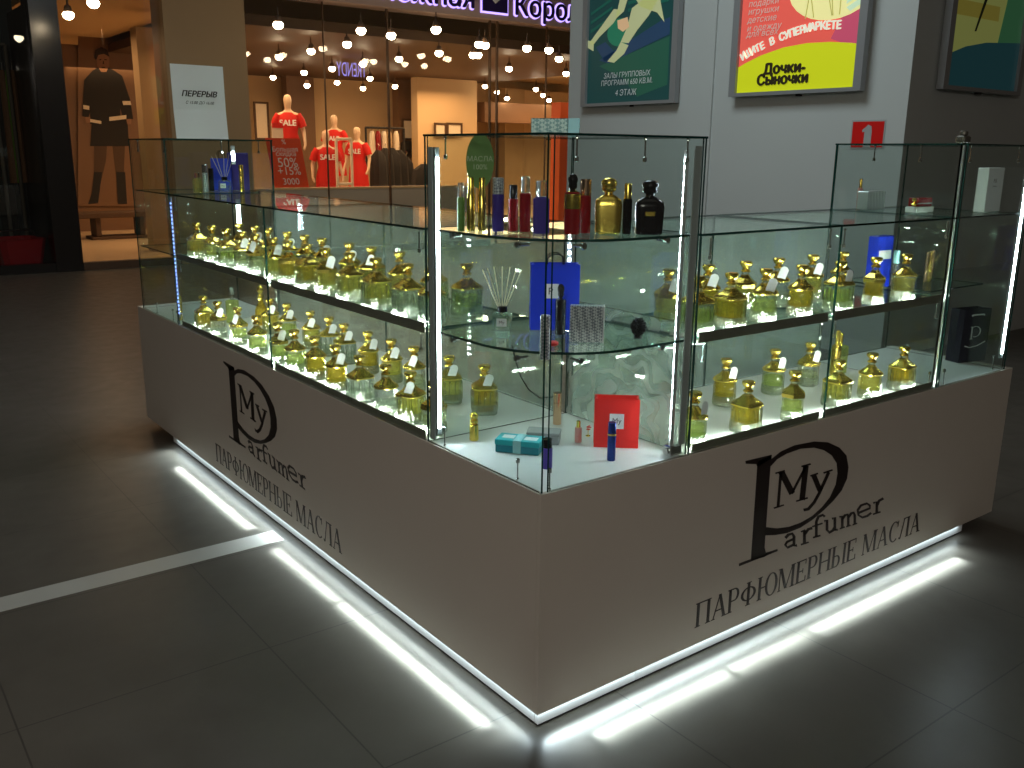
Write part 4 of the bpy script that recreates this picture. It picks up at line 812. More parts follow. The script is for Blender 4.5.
# poster 1
ya, yb = at(583, 107, 'x', X0-.06)[1], at(677, 103, 'x', X0-.06)[1]; zb = at(630, 105, 'x', X0-.06)[2]
t, f, W_, h, fw = poster_box('green gym poster with a person on an exercise ball, left of the yellow poster', ya, yb, zb, zb+1.75)
s = W_/94.; sv = float(at(630, 20, 'x', X0-.06)[2]-at(630, 105, 'x', X0-.06)[2])/85
def px1(*q): return [((x-583)*s, (108-y)*sv) for x, y in q]
art(t, f, W_, h, fw, [
 ('print', mat_c('poster deep teal', (.012, .06, .06), e=.3), [BX(0, 0, W_, h)]),
 ('mat_print', mat_c('poster mid green', (.02, .10, .065), e=.3), [px1((600, 66), (620, 60), (668, 44), (668, 90), (640, 100), (625, 80))]),
 ('mat_edge', mat_c('poster blue', (.02, .055, .12), e=.3), [px1((600, 60), (660, 28), (668, 26), (668, 42), (610, 64)), px1((596, 46), (606, 42), (618, 56), (606, 62))]),
 ('stripes', mat_c('poster green stripe', (.012, .11, .08), e=.3), [px1((590, 28-k*9), (612, 16-k*9), (612, 19-k*9), (590, 31-k*9)) for k in range(3)]+[px1((628, 12-k*7), (666, 8-k*7), (666, 11-k*7), (628, 15-k*7)) for k in range(3)]),
 ('ball', mat_c('poster ball green', (.02, .20, .11), e=.3), [[((x-583)*s, (108-y)*sv) for x, y in ell(621, 34, 13, 14)]]),
 ('person', mat_c('poster pale cloth', (.50, .53, .28), e=.35), [
   px1((590, 40), (606, 20), (614, 10), (622, 12), (614, 24), (600, 36), (593, 44)), px1((620, 0), (628, 0), (624, 14), (616, 20)), px1((587, 38), (594, 40), (594, 50), (588, 46)),
   px1((632, 12), (645, 4), (660, 2), (648, 22), (638, 34), (630, 46), (622, 44), (628, 30)), px1((622, 44), (630, 48), (626, 56), (616, 64), (609, 62), (618, 52)), px1((632, -2), (656, -2), (663, 30), (656, 20), (640, 12)), px1((600, -40), (650, -40), (656, 0), (612, 0))]),
 ('hand', mat_c('poster skin', (.62, .40, .22), e=.5), [px1((618, 22), (628, 20), (630, 30), (624, 34), (619, 30))]),
])
for txt, y, sz in (('ЗАЛЫ ГРУППОВЫХ', 79.5, 7.2), ('ПРОГРАММ 650 КВ.М.', 87, 7.2), ('4 ЭТАЖ', 98, 8.2)):
    wtext('lettering', txt, sz*sv*1.05, f, M['white'], t, align='CENTER', offset=-.006, u=(629-583)*s, v=(108-y)*sv, sx=.98, shear=.1)
# poster 2
ya, yb = at(731, 97, 'x', X0-.06)[1], at(863, 90, 'x', X0-.06)[1]; zb2 = at(797, 94, 'x', X0-.06)[2]
t, f, W_, h, fw = poster_box('red and yellow supermarket poster with a dark two-line shop name', ya, yb, zb2, zb2+1.75)
s = W_/132.; sv = float(at(797, 10, 'x', X0-.06)[2]-at(797, 94, 'x', X0-.06)[2])/84
def px2(*q): return [((x-731)*s, (96-y)*sv) for x, y in q]
arc = [(731+fw/s-2, 70)]+[(731+132*k/16, 66-26*math.sin(PI*(.16+.66*k/16))+2) for k in range(17)]
art(t, f, W_, h, fw, [
 ('print', mat_c('poster coral red', (.70, .10, .075), e=.55), [BX(0, 0, W_, h)]),
 ('magenta_zone', mat_c('poster magenta', (.48, .07, .13), e=.55), [px2((845, 8), (866, 0), (866, 60), (830, 44))]),
 ('yellow_zone', mat_c('poster lime yellow', (.55, .60, .012), e=.5), [px2((728, 100), (866, 100), (866, 54), (850, 50), (830, 47), (808, 46), (785, 48), (762, 54), (745, 61), (728, 70))]),
 ('circle', mat_c('poster cream', (.80, .74, .32), e=.55), [px2(*ell(828, -8, 42, 34))]),
 ('lattice', mat_c('poster khaki lines', (.45, .42, .12), e=.5), [px2((x, -40), (x+1, -40), (x+1+d, 22), (x+d, 22)) for x, d in ((800, 12), (810, -6), (822, 8), (836, 0), (815, 14))]),
 ('sleeve', mat_c('poster pale green', (.55, .72, .50), e=.5), [px2((842, 16), (872, -2), (872, 4), (846, 20)), px2((842, 8), (872, -10), (872, -5), (842, 13))]),
])
for i, (txt, y) in enumerate((('выбираем', -6), ('подарки', 3), ('игрушки', 11), ('детские', 19.5), ('и одежду', 28), ('для всех', 34))):
    wtext('lettering', txt, 9*sv, f, mat_c('poster cream text', (.85, .8, .7)), t, offset=-.007, u=14*s, v=(96-y)*sv, shear=.2, sx=1.1)
tx = 'ИЩИТЕ В СУПЕРМАРКЕТЕ'; mw = mat_c('poster cream heading', (.9, .86, .7), e=.4)
b = MB()
for i, ch in enumerate(tx):
    if ch == ' ': continue
    k = i/(len(tx)-1); x = 745+92*k; y = 56-22*math.sin(PI*.5*min(1, k*1.15))+1.5*max(0, k-.8)*5; a = .62*(1-k)**1.3
    o = f[0]+f[1]*((x-731)*s)+f[2]*((96-y)*sv); fu = f[1]*math.cos(a)+f[2]*math.sin(a); fv = f[2]*math.cos(a)-f[1]*math.sin(a)
    vs, fs = text_mesh(ch, 11*sv, (o, fu, fv, f[3]), align='CENTER', offset=-.007, bold=.006, sx=.95); b.add(vs, fs)
wpart(b, 'lettering', mw, t)
md = mat_c('poster brown ink', (.04, .03, .015))
wtext('lettering', 'Дочки-', 15*sv, f, md, t, offset=-.007, u=35*s, v=22*sv, bold=.009, sx=1.05); wtext('lettering', 'Сыночки', 15*sv, f, md, t, offset=-.007, u=29*s, v=11*sv, bold=.009, sx=1.02)
# poster 3, on the face that turns away
xa, xb = at(938, 90, 'y', Y0-.04)[0], at(938, 90, 'y', Y0-.04)[0]+1.25; zb3 = at(940, 89, 'y', Y0-.04)[2]
t, f, W_, h, fw = poster_box('dark green and cream poster at the right edge', xb, xa, zb3, zb3+1.75, axis='y')
art(t, f, W_, h, fw, [
 ('print', mat_c('poster olive cream', (.33, .36, .10), e=.25), [BX(0, 0, W_, h)]),
 ('band', mat_c('poster ochre band', (.28, .24, .04), e=.25), [BX(0, .55, W_*.62, .66)]),
 ('figure', mat_c('poster green figure', (.04, .16, .07), e=.25), [[(W_*.62, .25), (W_, .1), (W_, h), (W_*.75, h), (W_*.70, .7)]]),
 ('lower_zone', mat_c('poster dark teal', (.01, .055, .065), e=.3), [[(0, 0), (W_, 0), (W_, .42), (W_*.5, .38), (W_*.25, .33), (0, .24)]]),
 ('contour', mat_c('poster dark ink', (.03, .05, .02)), [[(W_*.50, h), (W_*.53, h), (W_*.50, .85), (W_*.35, .45), (W_*.33, .45), (W_*.46, .85)]]),
])
wtext('lettering', 'Angel', .09, f, M['green'], t, offset=-.007, u=.14, v=.86)
# red sticker on the pillar
ya, yb = at(851, 135, 'x', X0)[1], at(885, 135, 'x', X0)[1]; za, zc = at(868, 149, 'x', X0)[2], at(868, 120, 'x', X0)[2]
t = thing('safety_sign', 'red square fire safety sticker on the grey pillar', 'sign', (X0, (ya+yb)/2, za)); f = fr((X0-.002, ya, za), (0, -1, 0), (0, 0, 1)); w, h = ya-yb, zc-za
b = MB(); b.plate(BX(0, 0, w, h), f, .002); wpart(b, 'border', M['grey'], t)
b = MB(); b.plate(BX(.012, .012, w-.012, h-.012), f, .002, off=.0015); wpart(b, 'red_field', mat_c('sign red', (.65, .012, .01)), t)
b = MB(); b.plate([(w*.40, 0.01), (w*.62, 0.01), (w*.62, h*.62), (w*.60, h*.78), (w*.50, h*.84), (w*.42, h*.74), (w*.34, h*.66), (w*.34, h*.58), (w*.41, h*.60)], f, .002, off=.003); wpart(b, 'symbol', M['grey'], t)

# ---------------------------------------------------------------- shops behind
YS = 11.5
def xs(px, y, py=140): return float(at(px, py, 'y', y)[0])
zc = 4.25
x_left0, x_r = -2.0, 14.0
b = MB(); b.box(xs(172, YS), YS-.02, 0, xs(251, YS), YS+.5, 6); struct(b.build('pillar_1', M['column']))
xd0, xd1 = xs(42, YS), xs(70, YS)
b = MB(); b.box(xd0, YS-.05, 0, xd1, YS+.4, 6); struct(b.build('pillar_2', M['pillar_dark']))
zf = float(at(500, 20, 'y', YS)[2])-.01
b = MB(); b.box(xs(251, YS), YS-.06, zf, x_r, YS+.35, 6); struct(b.build('wall_fascia', M['fascia']))
b = MB(); b.box(xd1, YS, zf+.35, xs(172, YS), YS+.35, 6); struct(b.build('wall_fascia', M['fascia']))
# shop floor, back wall, ceiling
YB = 21.0
b = MB(); b.box(xd1, YS+.02, 0, x_r+8, YB, .012); struct(b.build('floor_shop', M['shop_floor']))
b = MB(); b.box(-3, YB, 0, x_r+10, YB+.2, 6); struct(b.build('wall_back', M['tan']))
zce = float(at(330, 80, 'y', YB)[2])
xsplit = xs(476, 18.0)
b = MB(); b.box(xs(140, 16), YS+.36, zce, xsplit, YB, zce+.15); struct(b.build('ceiling', M['brown_dark']))
b = MB(); b.box(xsplit, YS+.36, zce+.25, x_r+10, YB, zce+.4); b.box(xd1, YS+.36, zce+.25, xs(140, 16)-.01, YB, zce+.4); struct(b.build('ceiling_light', M['tan_light']))
b = MB(); b.box(xsplit, 12.2, zce, xsplit+.9, YB, zce+.24); struct(b.build('ceiling_beam', M['brown_dark']))
b = MB(); b.box(xs(476, 19), 18.6, zce-1.0, xs(572, 19), 19.2, zce-.5); struct(b.build('ceiling_beam', M['brown']))
def wallcol(px0, px1, y, m, name='wall_column', z1=None): b = MB(); b.box(xs(px0, y), y, 0, xs(px1, y), y+.3, z1 or zce); struct(b.build(name, M[m]))
wallcol(289, 316, 20.4, 'brown'); wallcol(316, 399, 20.7, 'tan_light'); wallcol(399, 418, 19.5, 'brown'); wallcol(418, 477, 18.5, 'tan_light'); wallcol(505, 524, 20.2, 'tan'); wallcol(524, 568, 20.5, 'tan_light')
wallcol(560, 569, 13.5, 'orange_column', z1=2.6)
wallcol(145, 176, 13.2, 'tan')
b = MB(); b.box(xs(60, 17.6), 17.6, 0, xs(148, 17.6), 17.8, zce+.1); struct(b.build('wall_panelled', M['brown']))
for px in (100, 112, 140):
    b = MB(); x = xs(px, 17.58); b.box(x, 17.575, .9, x+.02, 17.6, zce); struct(b.build('trim_2', M['brown_dark']))
b = MB(); b.box(xd0+.02, YS+.42, 0, xd1-.02, 20.9, zce); struct(b.build('wall_divider', M['pillar_dark']))
# glazing
def glazing(px0, px1, ztop, y=YS+.1, n='window_1'):
    b = MB(); b.box(xs(px0, y), y, 0.02, xs(px1, y), y+.012, ztop); return struct(b.build(n, M['shop_glass']))
glazing(251, 389, zf, n='window_1'); glazing(389.3, 489, zf, n='window_2'); glazing(71, 112, zf+.3, n='window_3'); glazing(112.3, 172, zf+.3, n='window_4')
for px, w in ((389, .025), (327, .010), (489, .03), (496, .03), (545, .008)):
    x = xs(px, YS+.1); b = MB(); b.box(x, YS+.09, 0, x+w, YS+.13, zf); struct(b.build('window_mullion', M['brown_dark']))
b = MB(); b.box(xd1, YS-.03, 0, xs(172, YS), YS+.1, .10); b.box(xs(251, YS), YS-.03, 0, xs(489, YS), YS+.1, .10); struct(b.build('baseboard_shop', M['brown_dark']))
# podium in the window
zp = float(at(350, 189, 'y', YS+.35)[2])
b = MB(); b.box(xs(253, YS+.35), YS+.35, 0.012, xs(476, YS+.35), YS+1.4, zp); struct(b.build('window_podium', M['podium']))
b = MB(); b.box(xs(253, YS+.35), YS+.34, zp, xs(476, YS+.35), YS+.40, zp+.03); struct(b.build('trim_3', M['tan_light']))
# shop sign
y = YS-.08
f = fr((0, y, 0), (1, 0, 0), (0, 0, 1))
t = thing('shop_sign', 'dark violet backlit shop name letters on the fascia', 'sign', (xs(450, y), y, 3.9))
bl = float(at(560, 20, 'y', y)[2]); hsz = .46
for nm, m, bo, off in (('halo', 'sign_halo', .030, -.012), ('lettering', 'sign_ink', .014, .02)):
    wtext(nm, 'Корол', hsz, f, M[m], t, u=xs(512, y), v=bl, bold=bo, offset=off, sx=(xs(570, y)-xs(512, y))/(hsz*2.75))
    wtext(nm, 'Снежная', hsz, f, M[m], t, align='RIGHT', u=xs(475, y), v=bl+.02, bold=bo, offset=off, sx=1.05)
xl, xr = xs(482, y), xs(506, y)
b = MB(); b.plate(BX(xl-.03, bl-.03, xr+.03, bl+.62), f, .004, off=-.012); wpart(b, 'halo', M['sign_halo'], t)
b = MB(); b.plate(BX(xl, bl, xr, bl+.60), f, .02); wpart(b, 'emblem_plate', M['sign_ink'], t)
cx = (xl+xr)/2; b = MB(); b.plate([(cx-.16, bl+.45), (cx-.12, bl+.22), (cx, bl+.13), (cx+.12, bl+.22), (cx+.16, bl+.45), (cx+.05, bl+.36), (cx, bl+.5), (cx-.05, bl+.36)], f, .003, off=.022); wpart(b, 'emblem', M['white'], t)
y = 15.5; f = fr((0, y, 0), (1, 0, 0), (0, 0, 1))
t = thing('shop_sign', 'faint violet reversed lettering sign under the shop ceiling', 'sign', (xs(350, y, 70), y, 3.2))  # window reflection of a sign, built as glowing mirrored letters with an added rail
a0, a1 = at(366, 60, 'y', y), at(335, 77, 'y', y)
wtext('lettering', 'TRENDY', .38, f, M['trendy_reflection'], t, mirror=True, u=float(a0[0]), v=float(a1[2])+.03, sx=float(a0[0]-a1[0])/1.55)
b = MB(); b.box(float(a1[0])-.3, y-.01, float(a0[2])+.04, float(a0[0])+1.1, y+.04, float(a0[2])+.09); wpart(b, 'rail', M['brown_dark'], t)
# spot lamps
KIDS.clear()
def spot_proto(kind):
    t = thing('spot_lamp', 'x', 'spot lamp', (0, 0, 0))
    b = MB(); b.lathe([(0, .045), (.02, .048), (.07, .035), (.08, .012), (.18, .008)], n=14); b.build('housing', M['brown_dark'], t, smooth=True)
    b = MB(); b.lathe([(-.085, .01), (-.078, .035), (-.06, .055), (-.03, .065), (-.008, .055), (.0, .042)], n=14); b.build('bulb', M[kind], t, smooth=True); return t
SP = spot_proto('spot'); kids(None)
spots = [(278, 22), (361, 28), (391, 33), (311, 49), (347, 42), (279, 55), (399, 57), (304, 71), (332, 67), (363, 62), (370, 77), (273, 76), (307, 84), (337, 81), (363, 87), (395, 85), (439, 51), (436, 27),
         (479, 42), (485, 43), (473, 53), (478, 53), (527, 46), (549, 48), (559, 57), (566, 72), (509, 67), (485, 85), (497, 91), (507, 97), (536, 88), (543, 94), (549, 99), (68, 12), (93, 0), (145, 70)]
rowof = lambda py: 0 if py < 36 else (1 if py < 66 else 2)
rank = {}
for k in range(3):
    for n_, (q, s_) in enumerate(sorted(s_ for s_ in [(px, py) for px, py in spots if rowof(py) == k] for _ in (0,))): rank[(q, s_)] = n_
used_first = False
for i, (px, py) in enumerate(spots):
    p = at(px, py, 'z', zce-.20)
    if p[1] > 18 or p[1] < 0: p = at(px, py, 'y', 17.5+(i % 3)*.5)
    o = SP if not used_first else link_copy(SP); used_first = True
    o.location = [float(c) for c in p]; o['group'] = 'glowing spot lamps in the lit shop'; o['label'] = f"{(ORD+['eighteenth', 'nineteenth', 'twentieth'])[rank[(px, py)]]} glowing lamp from the left, {['upper', 'middle', 'lower'][rowof(py)]} row of lamps in the lit shop"
    hgt = (zce-.20)-float(p[2])
# mannequins
def mannequin_mesh():
    me = bpy.data.meshes.new('m'); V = []; E_ = []; R_ = []
    def v(p, r, par=None):
        V.append(p); R_.append(r)
        if par is not None: E_.append((par, len(V)-1))
        return len(V)-1
    pel = v((0, 0, .95), (.15, .11)); w = v((0, 0, 1.10), (.115, .09), pel); ch = v((0, .0, 1.30), (.145, .10), w); sh = v((0, 0, 1.42), (.10, .07), ch); nk = v((0, -.005, 1.50), (.045, .045), sh)
    hd = v((0, -.015, 1.58), (.065, .075), nk); hd2 = v((0, -.02, 1.66), (.078, .092), hd); v((0, -.01, 1.75), (.055, .065), hd2)
    for s in (-1, 1):
        a = v((s*.17, 0, 1.40), (.05, .05), sh); e = v((s*.245, .02, 1.15), (.036, .036), a); h = v((s*.27, -.10, .93), (.025, .025), e); v((s*.25, -.15, .84), (.03, .016), h)
        l = v((s*.085, 0, .86), (.085, .085), pel); k = v((s*.09, -.01, .50), (.055, .055), l); an = v((s*.09, .01, .10), (.036, .036), k); v((s*.09, -.10, .03), (.035, .028), an)
    me.from_pydata(V, E_, []); o = bpy.data.objects.new('m', me); COL.objects.link(o)
    md = o.modifiers.new('s', 'SKIN'); sv = me.skin_vertices[0].data
    for i, r in enumerate(R_): sv[i].radius = r
    sv[0].use_root = True
    sb = o.modifiers.new('b', 'SUBSURF'); sb.levels = 2
    dg = bpy.context.evaluated_depsgraph_get(); out = bpy.data.meshes.new_from_object(o.evaluated_get(dg)); bpy.data.objects.remove(o)
    out.polygons.foreach_set('use_smooth', [True]*len(out.polygons)); out.materials.append(M['mannequin']); return out
def build_mannequin():
    t = thing('mannequin', 'x', 'mannequin'); me = mannequin_mesh(); me.name = 'body'; o = bpy.data.objects.new('body', me); COL.objects.link(o); o.parent = t
    b = MB(); rings = [(.55, .23, .17), (.80, .20, .15), (.95, .19, .14), (1.12, .145, .115), (1.30, .18, .13), (1.40, .19, .10), (1.455, .10, .075)]
    b.loft([[(rx*math.cos(2*PI*j/24), ry*math.sin(2*PI*j/24), z) for j in range(24)] for z, rx, ry in rings])
    for s in (-1, 1): b.tube([(s*.14, 0, 1.41), (s*.20, .005, 1.33), (s*.24, .012, 1.22)], [.075, .07, .065], 12)
    d = b.build('dress', M['dress'], t, smooth=True)
    f = fr((0, -.137, 1.24), (1, 0, 0), (0, 0, 1)); lt = text('lettering', 'SALE', .13, f, M['white'], t, align='CENTER', bold=.006)
    return t
MP = build_mannequin(); kids(None)
MPS = [(287, 91, 13.4, 0, 'tall mannequin in red sale dress at left, behind the orange poster'), (325, 127, 13.7, .25, 'middle mannequin in red sale dress, closest to the white rail'),
       (334, 112, 15.8, -.3, 'mannequin in red standing behind the middle one'), (357, 124, 14.9, -.5, 'rightmost mannequin in red sale dress beside the black coats')]
for i, (px, py, y, r, lab) in enumerate(MPS):
    o = MP if i == 0 else link_copy(MP); p = at(px, py, 'y', y)
    zb = float(p[2])-1.80; o.location = (float(p[0]), y, zb); o.rotation_euler = (0, 0, -.5+r); o['label'] = lab; o['group'] = 'mannequins in red dresses'
    b = MB(); b.lathe([(0.0, .30), (zb-.03-.012, .30), (zb-.012-.0, .29)], (0, 0, 0), 24)
    tt = tag(b.build('display_plinth', M['tan']), ['round tan plinth under the tall left mannequin', 'round tan plinth under the middle mannequin', 'round tan plinth under the rear mannequin', 'round tan plinth under the rightmost mannequin'][i], 'plinth', 'mannequin plinths'); tt.location = (float(p[0]), y, .012)
# orange sale poster
y = YS+.45; a, c = at(268, 186, 'y', y), at(305, 138, 'y', y)
t = thing('sale_poster', 'tilted orange red sale poster with white percent lettering in the shop window', 'poster', (float(a[0]), y, zp+.035))
x0, x1, zz0, zz1 = float(at(275, 186, 'y', y)[0]), float(at(309, 186, 'y', y)[0]), zp+.035, float(c[2])
w = x1-x0; h = zz1-zz0; f = fr((x0, y, zz0), (1, 0, 0), (-.12, .08, 1))
b = MB(); b.plate(BX(0, 0, w, h), f, .01, off=-.01); wpart(b, 'board', M['sale_orange'], t)
for txt, v, sz in (('%', .88, .10), ('Большая', .73, .10), ('скидка', .64, .10), ('50%', .42, .20), ('+15%', .26, .17), ('3000', .06, .14)): wtext('lettering', txt, sz, f, M['white'], t, align='CENTER', offset=.002, u=w/2, v=v*h)
y = 12.9; a, c = at(276, 141, 'y', y), at(284, 123, 'y', y)
t = thing('sale_sign', 'small pale sign board with red heading beside the tall left mannequin', 'sign', (float(a[0]), y, .012)); y = 12.9; x0 = float(at(272, 130, 'y', y)[0]); x1 = float(at(283, 130, 'y', y)[0])
b = MB(); b.box(x0, y, float(a[2]), x1, y+.02, float(c[2])); wpart(b, 'board', M['cream'], t); b = MB(); b.box(x0, y-.006, float(c[2])-.08, x1, y, float(c[2])); wpart(b, 'heading', M['dress'], t)
b = MB(); b.tube([((x0+x1)/2, y+.03, .012), ((x0+x1)/2, y+.03, float(c[2])-.1)], .012, 8); b.lathe([(0, .14), (.012, .14), (.02, .02)], ((x0+x1)/2, y+.03, .012), 16); wpart(b, 'stand', M['chrome'], t)
# white rail frame
def rail(label, px0, px1, pytop, y, mat, z0=.012, mid=None):
    x0, x1 = xs(px0, y), xs(px1, y); zt = float(at((px0+px1)/2, pytop, 'y', y)[2]); t = thing('clothes_rail', label, 'clothes rail', ((x0+x1)/2, y, z0)); r = .025
    for x in (x0, x1): b = MB(); b.tube([(x, y, z0), (x, y, zt)], r, 10); wpart(b, 'post', M[mat], t)
    b = MB(); b.tube([(x0, y, zt), (x1, y, zt)], r, 10); wpart(b, 'bar', M[mat], t)
    if mid: b = MB(); b.tube([(x0, y, mid), (x1, y, mid)], r, 10); wpart(b, 'lower_bar', M[mat], t)
    return x0, x1, zt
zpp = float(at(342, 184, 'y', 13.0)[2])
rail('white tube frame rail standing in front of the red dresses', 336, 351, 139, 13.0, 'cream', mid=zpp)
ra = rail('black clothes rail behind the black coats', 366, 404, 128, 17.6, 'black_matte')
def coat(label, px, py, y, w, l, mat='black_matte', rot=0, group='black coats on the rails'):
    p = at(px, py, 'y', y); t = thing('hanging_coat', label, 'coat', (float(p[0]), y, float(p[2])-l), rot, group)
    b = MB(); sec = [(0, w*.62, .16), (l*.35, w*.55, .13), (l*.75, w*.50, .12), (l*.92, w*.42, .10), (l, w*.12, .06)]
    ry_s = min(1, w/.4)
    b.loft([[(rx*(1+.06*math.sin(j*2.1))*math.cos(2*PI*j/20), ry*ry_s*(1+.12*math.sin(j*3.3))*math.sin(2*PI*j/20), z) for j in range(20)] for z, rx, ry in sec]); b.build('cloth', M[mat], t, smooth=True)
    b = MB(); b.tube([(0, 0, l-.01), (0, 0, l+.05), (.03, 0, l+.09), (.0, 0, l+.12)], .006, 6); b.build('hanger_hook', M['chrome'], t)
    return t
for i, (px, py, w) in enumerate(((378, 150, .5), (385, 148, .5), (392, 148, .52), (399, 150, .55), (406, 157, .5))): coat(['first', 'second', 'third', 'fourth', 'fifth'][i]+' black coat from the left in the dense row right of the red dresses', px, py, 15.2+.25*i, w*.72, 1.6, rot=-.9)
coat('black coat alone further right, partly behind the corner case', 424, 164, 14.6, .6, 1.4)
for i, (px, c) in enumerate(((372, 'cream'), (378, 'dark_red'), (384, 'cream'), (389, 'tan'), (396, 'cream'))): coat(['cream garment, first on the rear black rail', 'dark red garment, second on the rear black rail', 'cream garment, third on the rear black rail', 'tan garment, fourth on the rear black rail', 'cream garment, last on the rear black rail'][i], px, 131, 17.6, .22, .9, c, .9, 'garments on the rear rail')
t = thing('backpack', 'small dark backpack hanging on the shop wall column', 'backpack', (xs(407, 19.3), 19.3, 1.35))
p = at(407, 158, 'y', 19.3); zt = float(at(407, 141, 'y', 19.3)[2]); b = MB(); b.bbox((0, 0, float(p[2])-1.35), (.33, .16, zt-float(p[2])), b=.06); b.build('bag_body', M['black_matte'], t); b = MB(); b.bbox((0, -.1, float(p[2])-1.33), (.24, .06, .18), b=.02); b.build('front_pocket', M['black'], t)
b = MB(); b.tube([(-.05, 0, zt-1.36), (0, 0, zt-1.28), (.05, 0, zt-1.36)], .01, 6); b.build('carry_loop', M['black'], t)
def picture(label, px0, py0, px1, py1, y):
    a, c = at(px0, py1, 'y', y), at(px1, py0, 'y', y); t = thing('picture_frame', label, 'picture frame', (float(a[0]), y, float(a[2]))); w, h = float(c[0]-a[0]), float(c[2]-a[2]); e = .05
    b = MB(); b.box(0, -.03, 0, w, 0, e); b.box(0, -.03, h-e, w, 0, h); b.box(0, -.03, e, e, 0, h-e); b.box(w-e, -.03, e, w, 0, h-e); b.build('frame', M['brown_dark'], t); b = MB(); b.box(e, -.01, e, w-e, 0, h-e); b.build('picture', M['cream'], t)
picture('square dark framed picture above the backpack', 402, 119, 416, 140, 19.45); picture('wide brown framed picture, left of the pair above the corner case', 434, 123, 446, 137, 18.45); picture('wide brown framed picture, right of the pair above the corner case', 446.5, 123, 462, 137, 18.45)
picture('small dark framed picture far right in the lit shop', 546, 126, 556, 140, 20.1)
picture('tall dark framed panel at the left edge of the lit shop window', 255, 102, 268, 140, 20.3)
# print of a standing person in the left window
y = 17.55; t = thing('fashion_print', 'large print of a person in black jacket and boots on brown panels', 'poster', (xs(107, y), y, .6)); f = fr((0, y, 0), (1, 0, 0), (0, 0, 1))
def pp(*q): return [(float(at(a, c, 'y', y)[0]), float(at(a, c, 'y', y)[2])) for a, c in q]
def pl(name, mat, polys, off):
    b = MB()
    for q in polys: b.plate(pp(*q), f, .004, off=off)
    wpart(b, name, M[mat], t)
pl('board', 'brown', [((78, 22), (140, 22), (140, 206), (78, 206))], .0)
pl('legs', 'brown_dark', [((94, 142), (107, 142), (106, 160), (99, 190), (97, 203), (90, 203), (94, 170)), ((112, 142), (125, 142), (124, 165), (124, 203), (117, 203), (116, 175))], .005)
pl('boots', 'black_matte', [((94, 172), (102, 172), (98, 203), (88, 204), (92, 192)), ((116, 172), (125, 172), (127, 204), (118, 204))], .008)
pl('skirt', 'black_matte', [((92, 118), (127, 118), (129, 146), (90, 146))], .010)
pl('jacket', 'black_matte', [((84, 80), (92, 71), (97, 68), (104, 66), (113, 70), (122, 76), (130, 100), (133, 119), (124, 121), (120, 108), (120, 124), (90, 124), (90, 112), (88, 118), (82, 116))], .013)
pl('head', 'skin_print', [((96, 58), (97, 52), (101, 50), (106, 52), (109, 58), (109, 66), (106, 72), (101, 72), (97, 66)), ((85, 117), (90, 117), (90, 123), (86, 123)), ((126, 119), (131, 119), (131, 124), (127, 124))], .016)
pl('face_features', 'hair_print', [((99, 59.5), (101, 59), (101, 60), (99, 60.5)), ((104, 59), (106.5, 59.5), (106.5, 60.5), (104, 60)), ((101, 67), (105, 67), (104.5, 68), (101.5, 68)), ((102.6, 61), (103.4, 61), (103.8, 64), (102.4, 64))], .0175)
pl('hair', 'hair_print', [((94, 58), (95, 50), (101, 47), (107, 50), (109, 57), (104, 54), (98, 55), (96, 60))], .019)
pl('pale_trim', 'cream', [((83, 105), (89, 106), (89, 110), (83, 109)), ((90, 119), (101, 121), (101, 124), (90, 122)), ((109, 117), (126, 115), (126, 119), (109, 121)), ((122, 101), (130, 101), (131, 105), (123, 105))], .019)
# low table
p = at(112, 236, 'z', .012); p[1] = 15.9; p[0] = at(110, 220, 'y', 15.9)[0]; t = thing('low_table', 'low dark table on the cream floor under the large print', 'table', (float(p[0]), float(p[1]), .012))
b = MB(); b.bbox((0, 0, .38), (1.5, .6, .09), b=.01); b.build('table_top', M['brown_dark'], t)
for x in (-.25, .5): b = MB(); b.bbox((x, 0, .05), (.09, .4, .33), b=.01); b.build('leg', M['brown_dark'], t)
b = MB(); b.bbox((.12, 0, 0), (1.0, .5, .05), b=.01); b.build('base', M['brown_dark'], t)
# dark shop at the far left
b = MB(); b.box(-5, 15.5, 0, xd0+.4, 15.7, 6); struct(b.build('wall_left', pbr('dark teal wall', (.025, .04, .045), .4)))
b = MB(); b.box(-5, YS+.1, .02, xd0, YS+.112, 5); struct(b.build('window_5', M['shop_glass']))
b = MB(); b.box(-5, YS-.03, 0, xd0, YS+.12, .12); struct(b.build('baseboard_left', M['pillar_dark']))
b = MB(); b.box(xs(13, 13), 13, 0, xs(27, 13), 13.3, 5); struct(b.build('pillar_3', pbr('slate pillar', (.03, .05, .06), .4)))
x0, x1, zt = rail('dark metal rail in the unlit left shop', 0, 16, 45, 12.8, 'alu_dark')
for i, (px, c) in enumerate(((2, 'brown'), (7, 'green'), (12, 'brown'))): coat(['brown garment, left on the dark rail', 'dark green garment, middle on the dark rail', 'brown garment, right on the dark rail'][i], px, 70, 12.9, .15, 1.5, c, 1.2, 'garments in the unlit shop')
p = at(6, 262, 'z', 0); t = thing('shopping_basket', 'dark red square basket on the floor of the unlit shop', 'basket', (float(p[0]), 12.05, 0), .2)
b = MB(); b.lathe([(0, .22), (.02, .23), (.40, .30), (.42, .31), (.42, .28), (.39, .28), (.03, .2)], n=24, sq=1); b.build('basket_body', M['dark_red'], t); b = MB(); b.tube([(-.3, 0, .4), (-.2, 0, .52), (.2, 0, .52), (.3, 0, .4)], .015, 8); b.build('handle', M['black'], t)

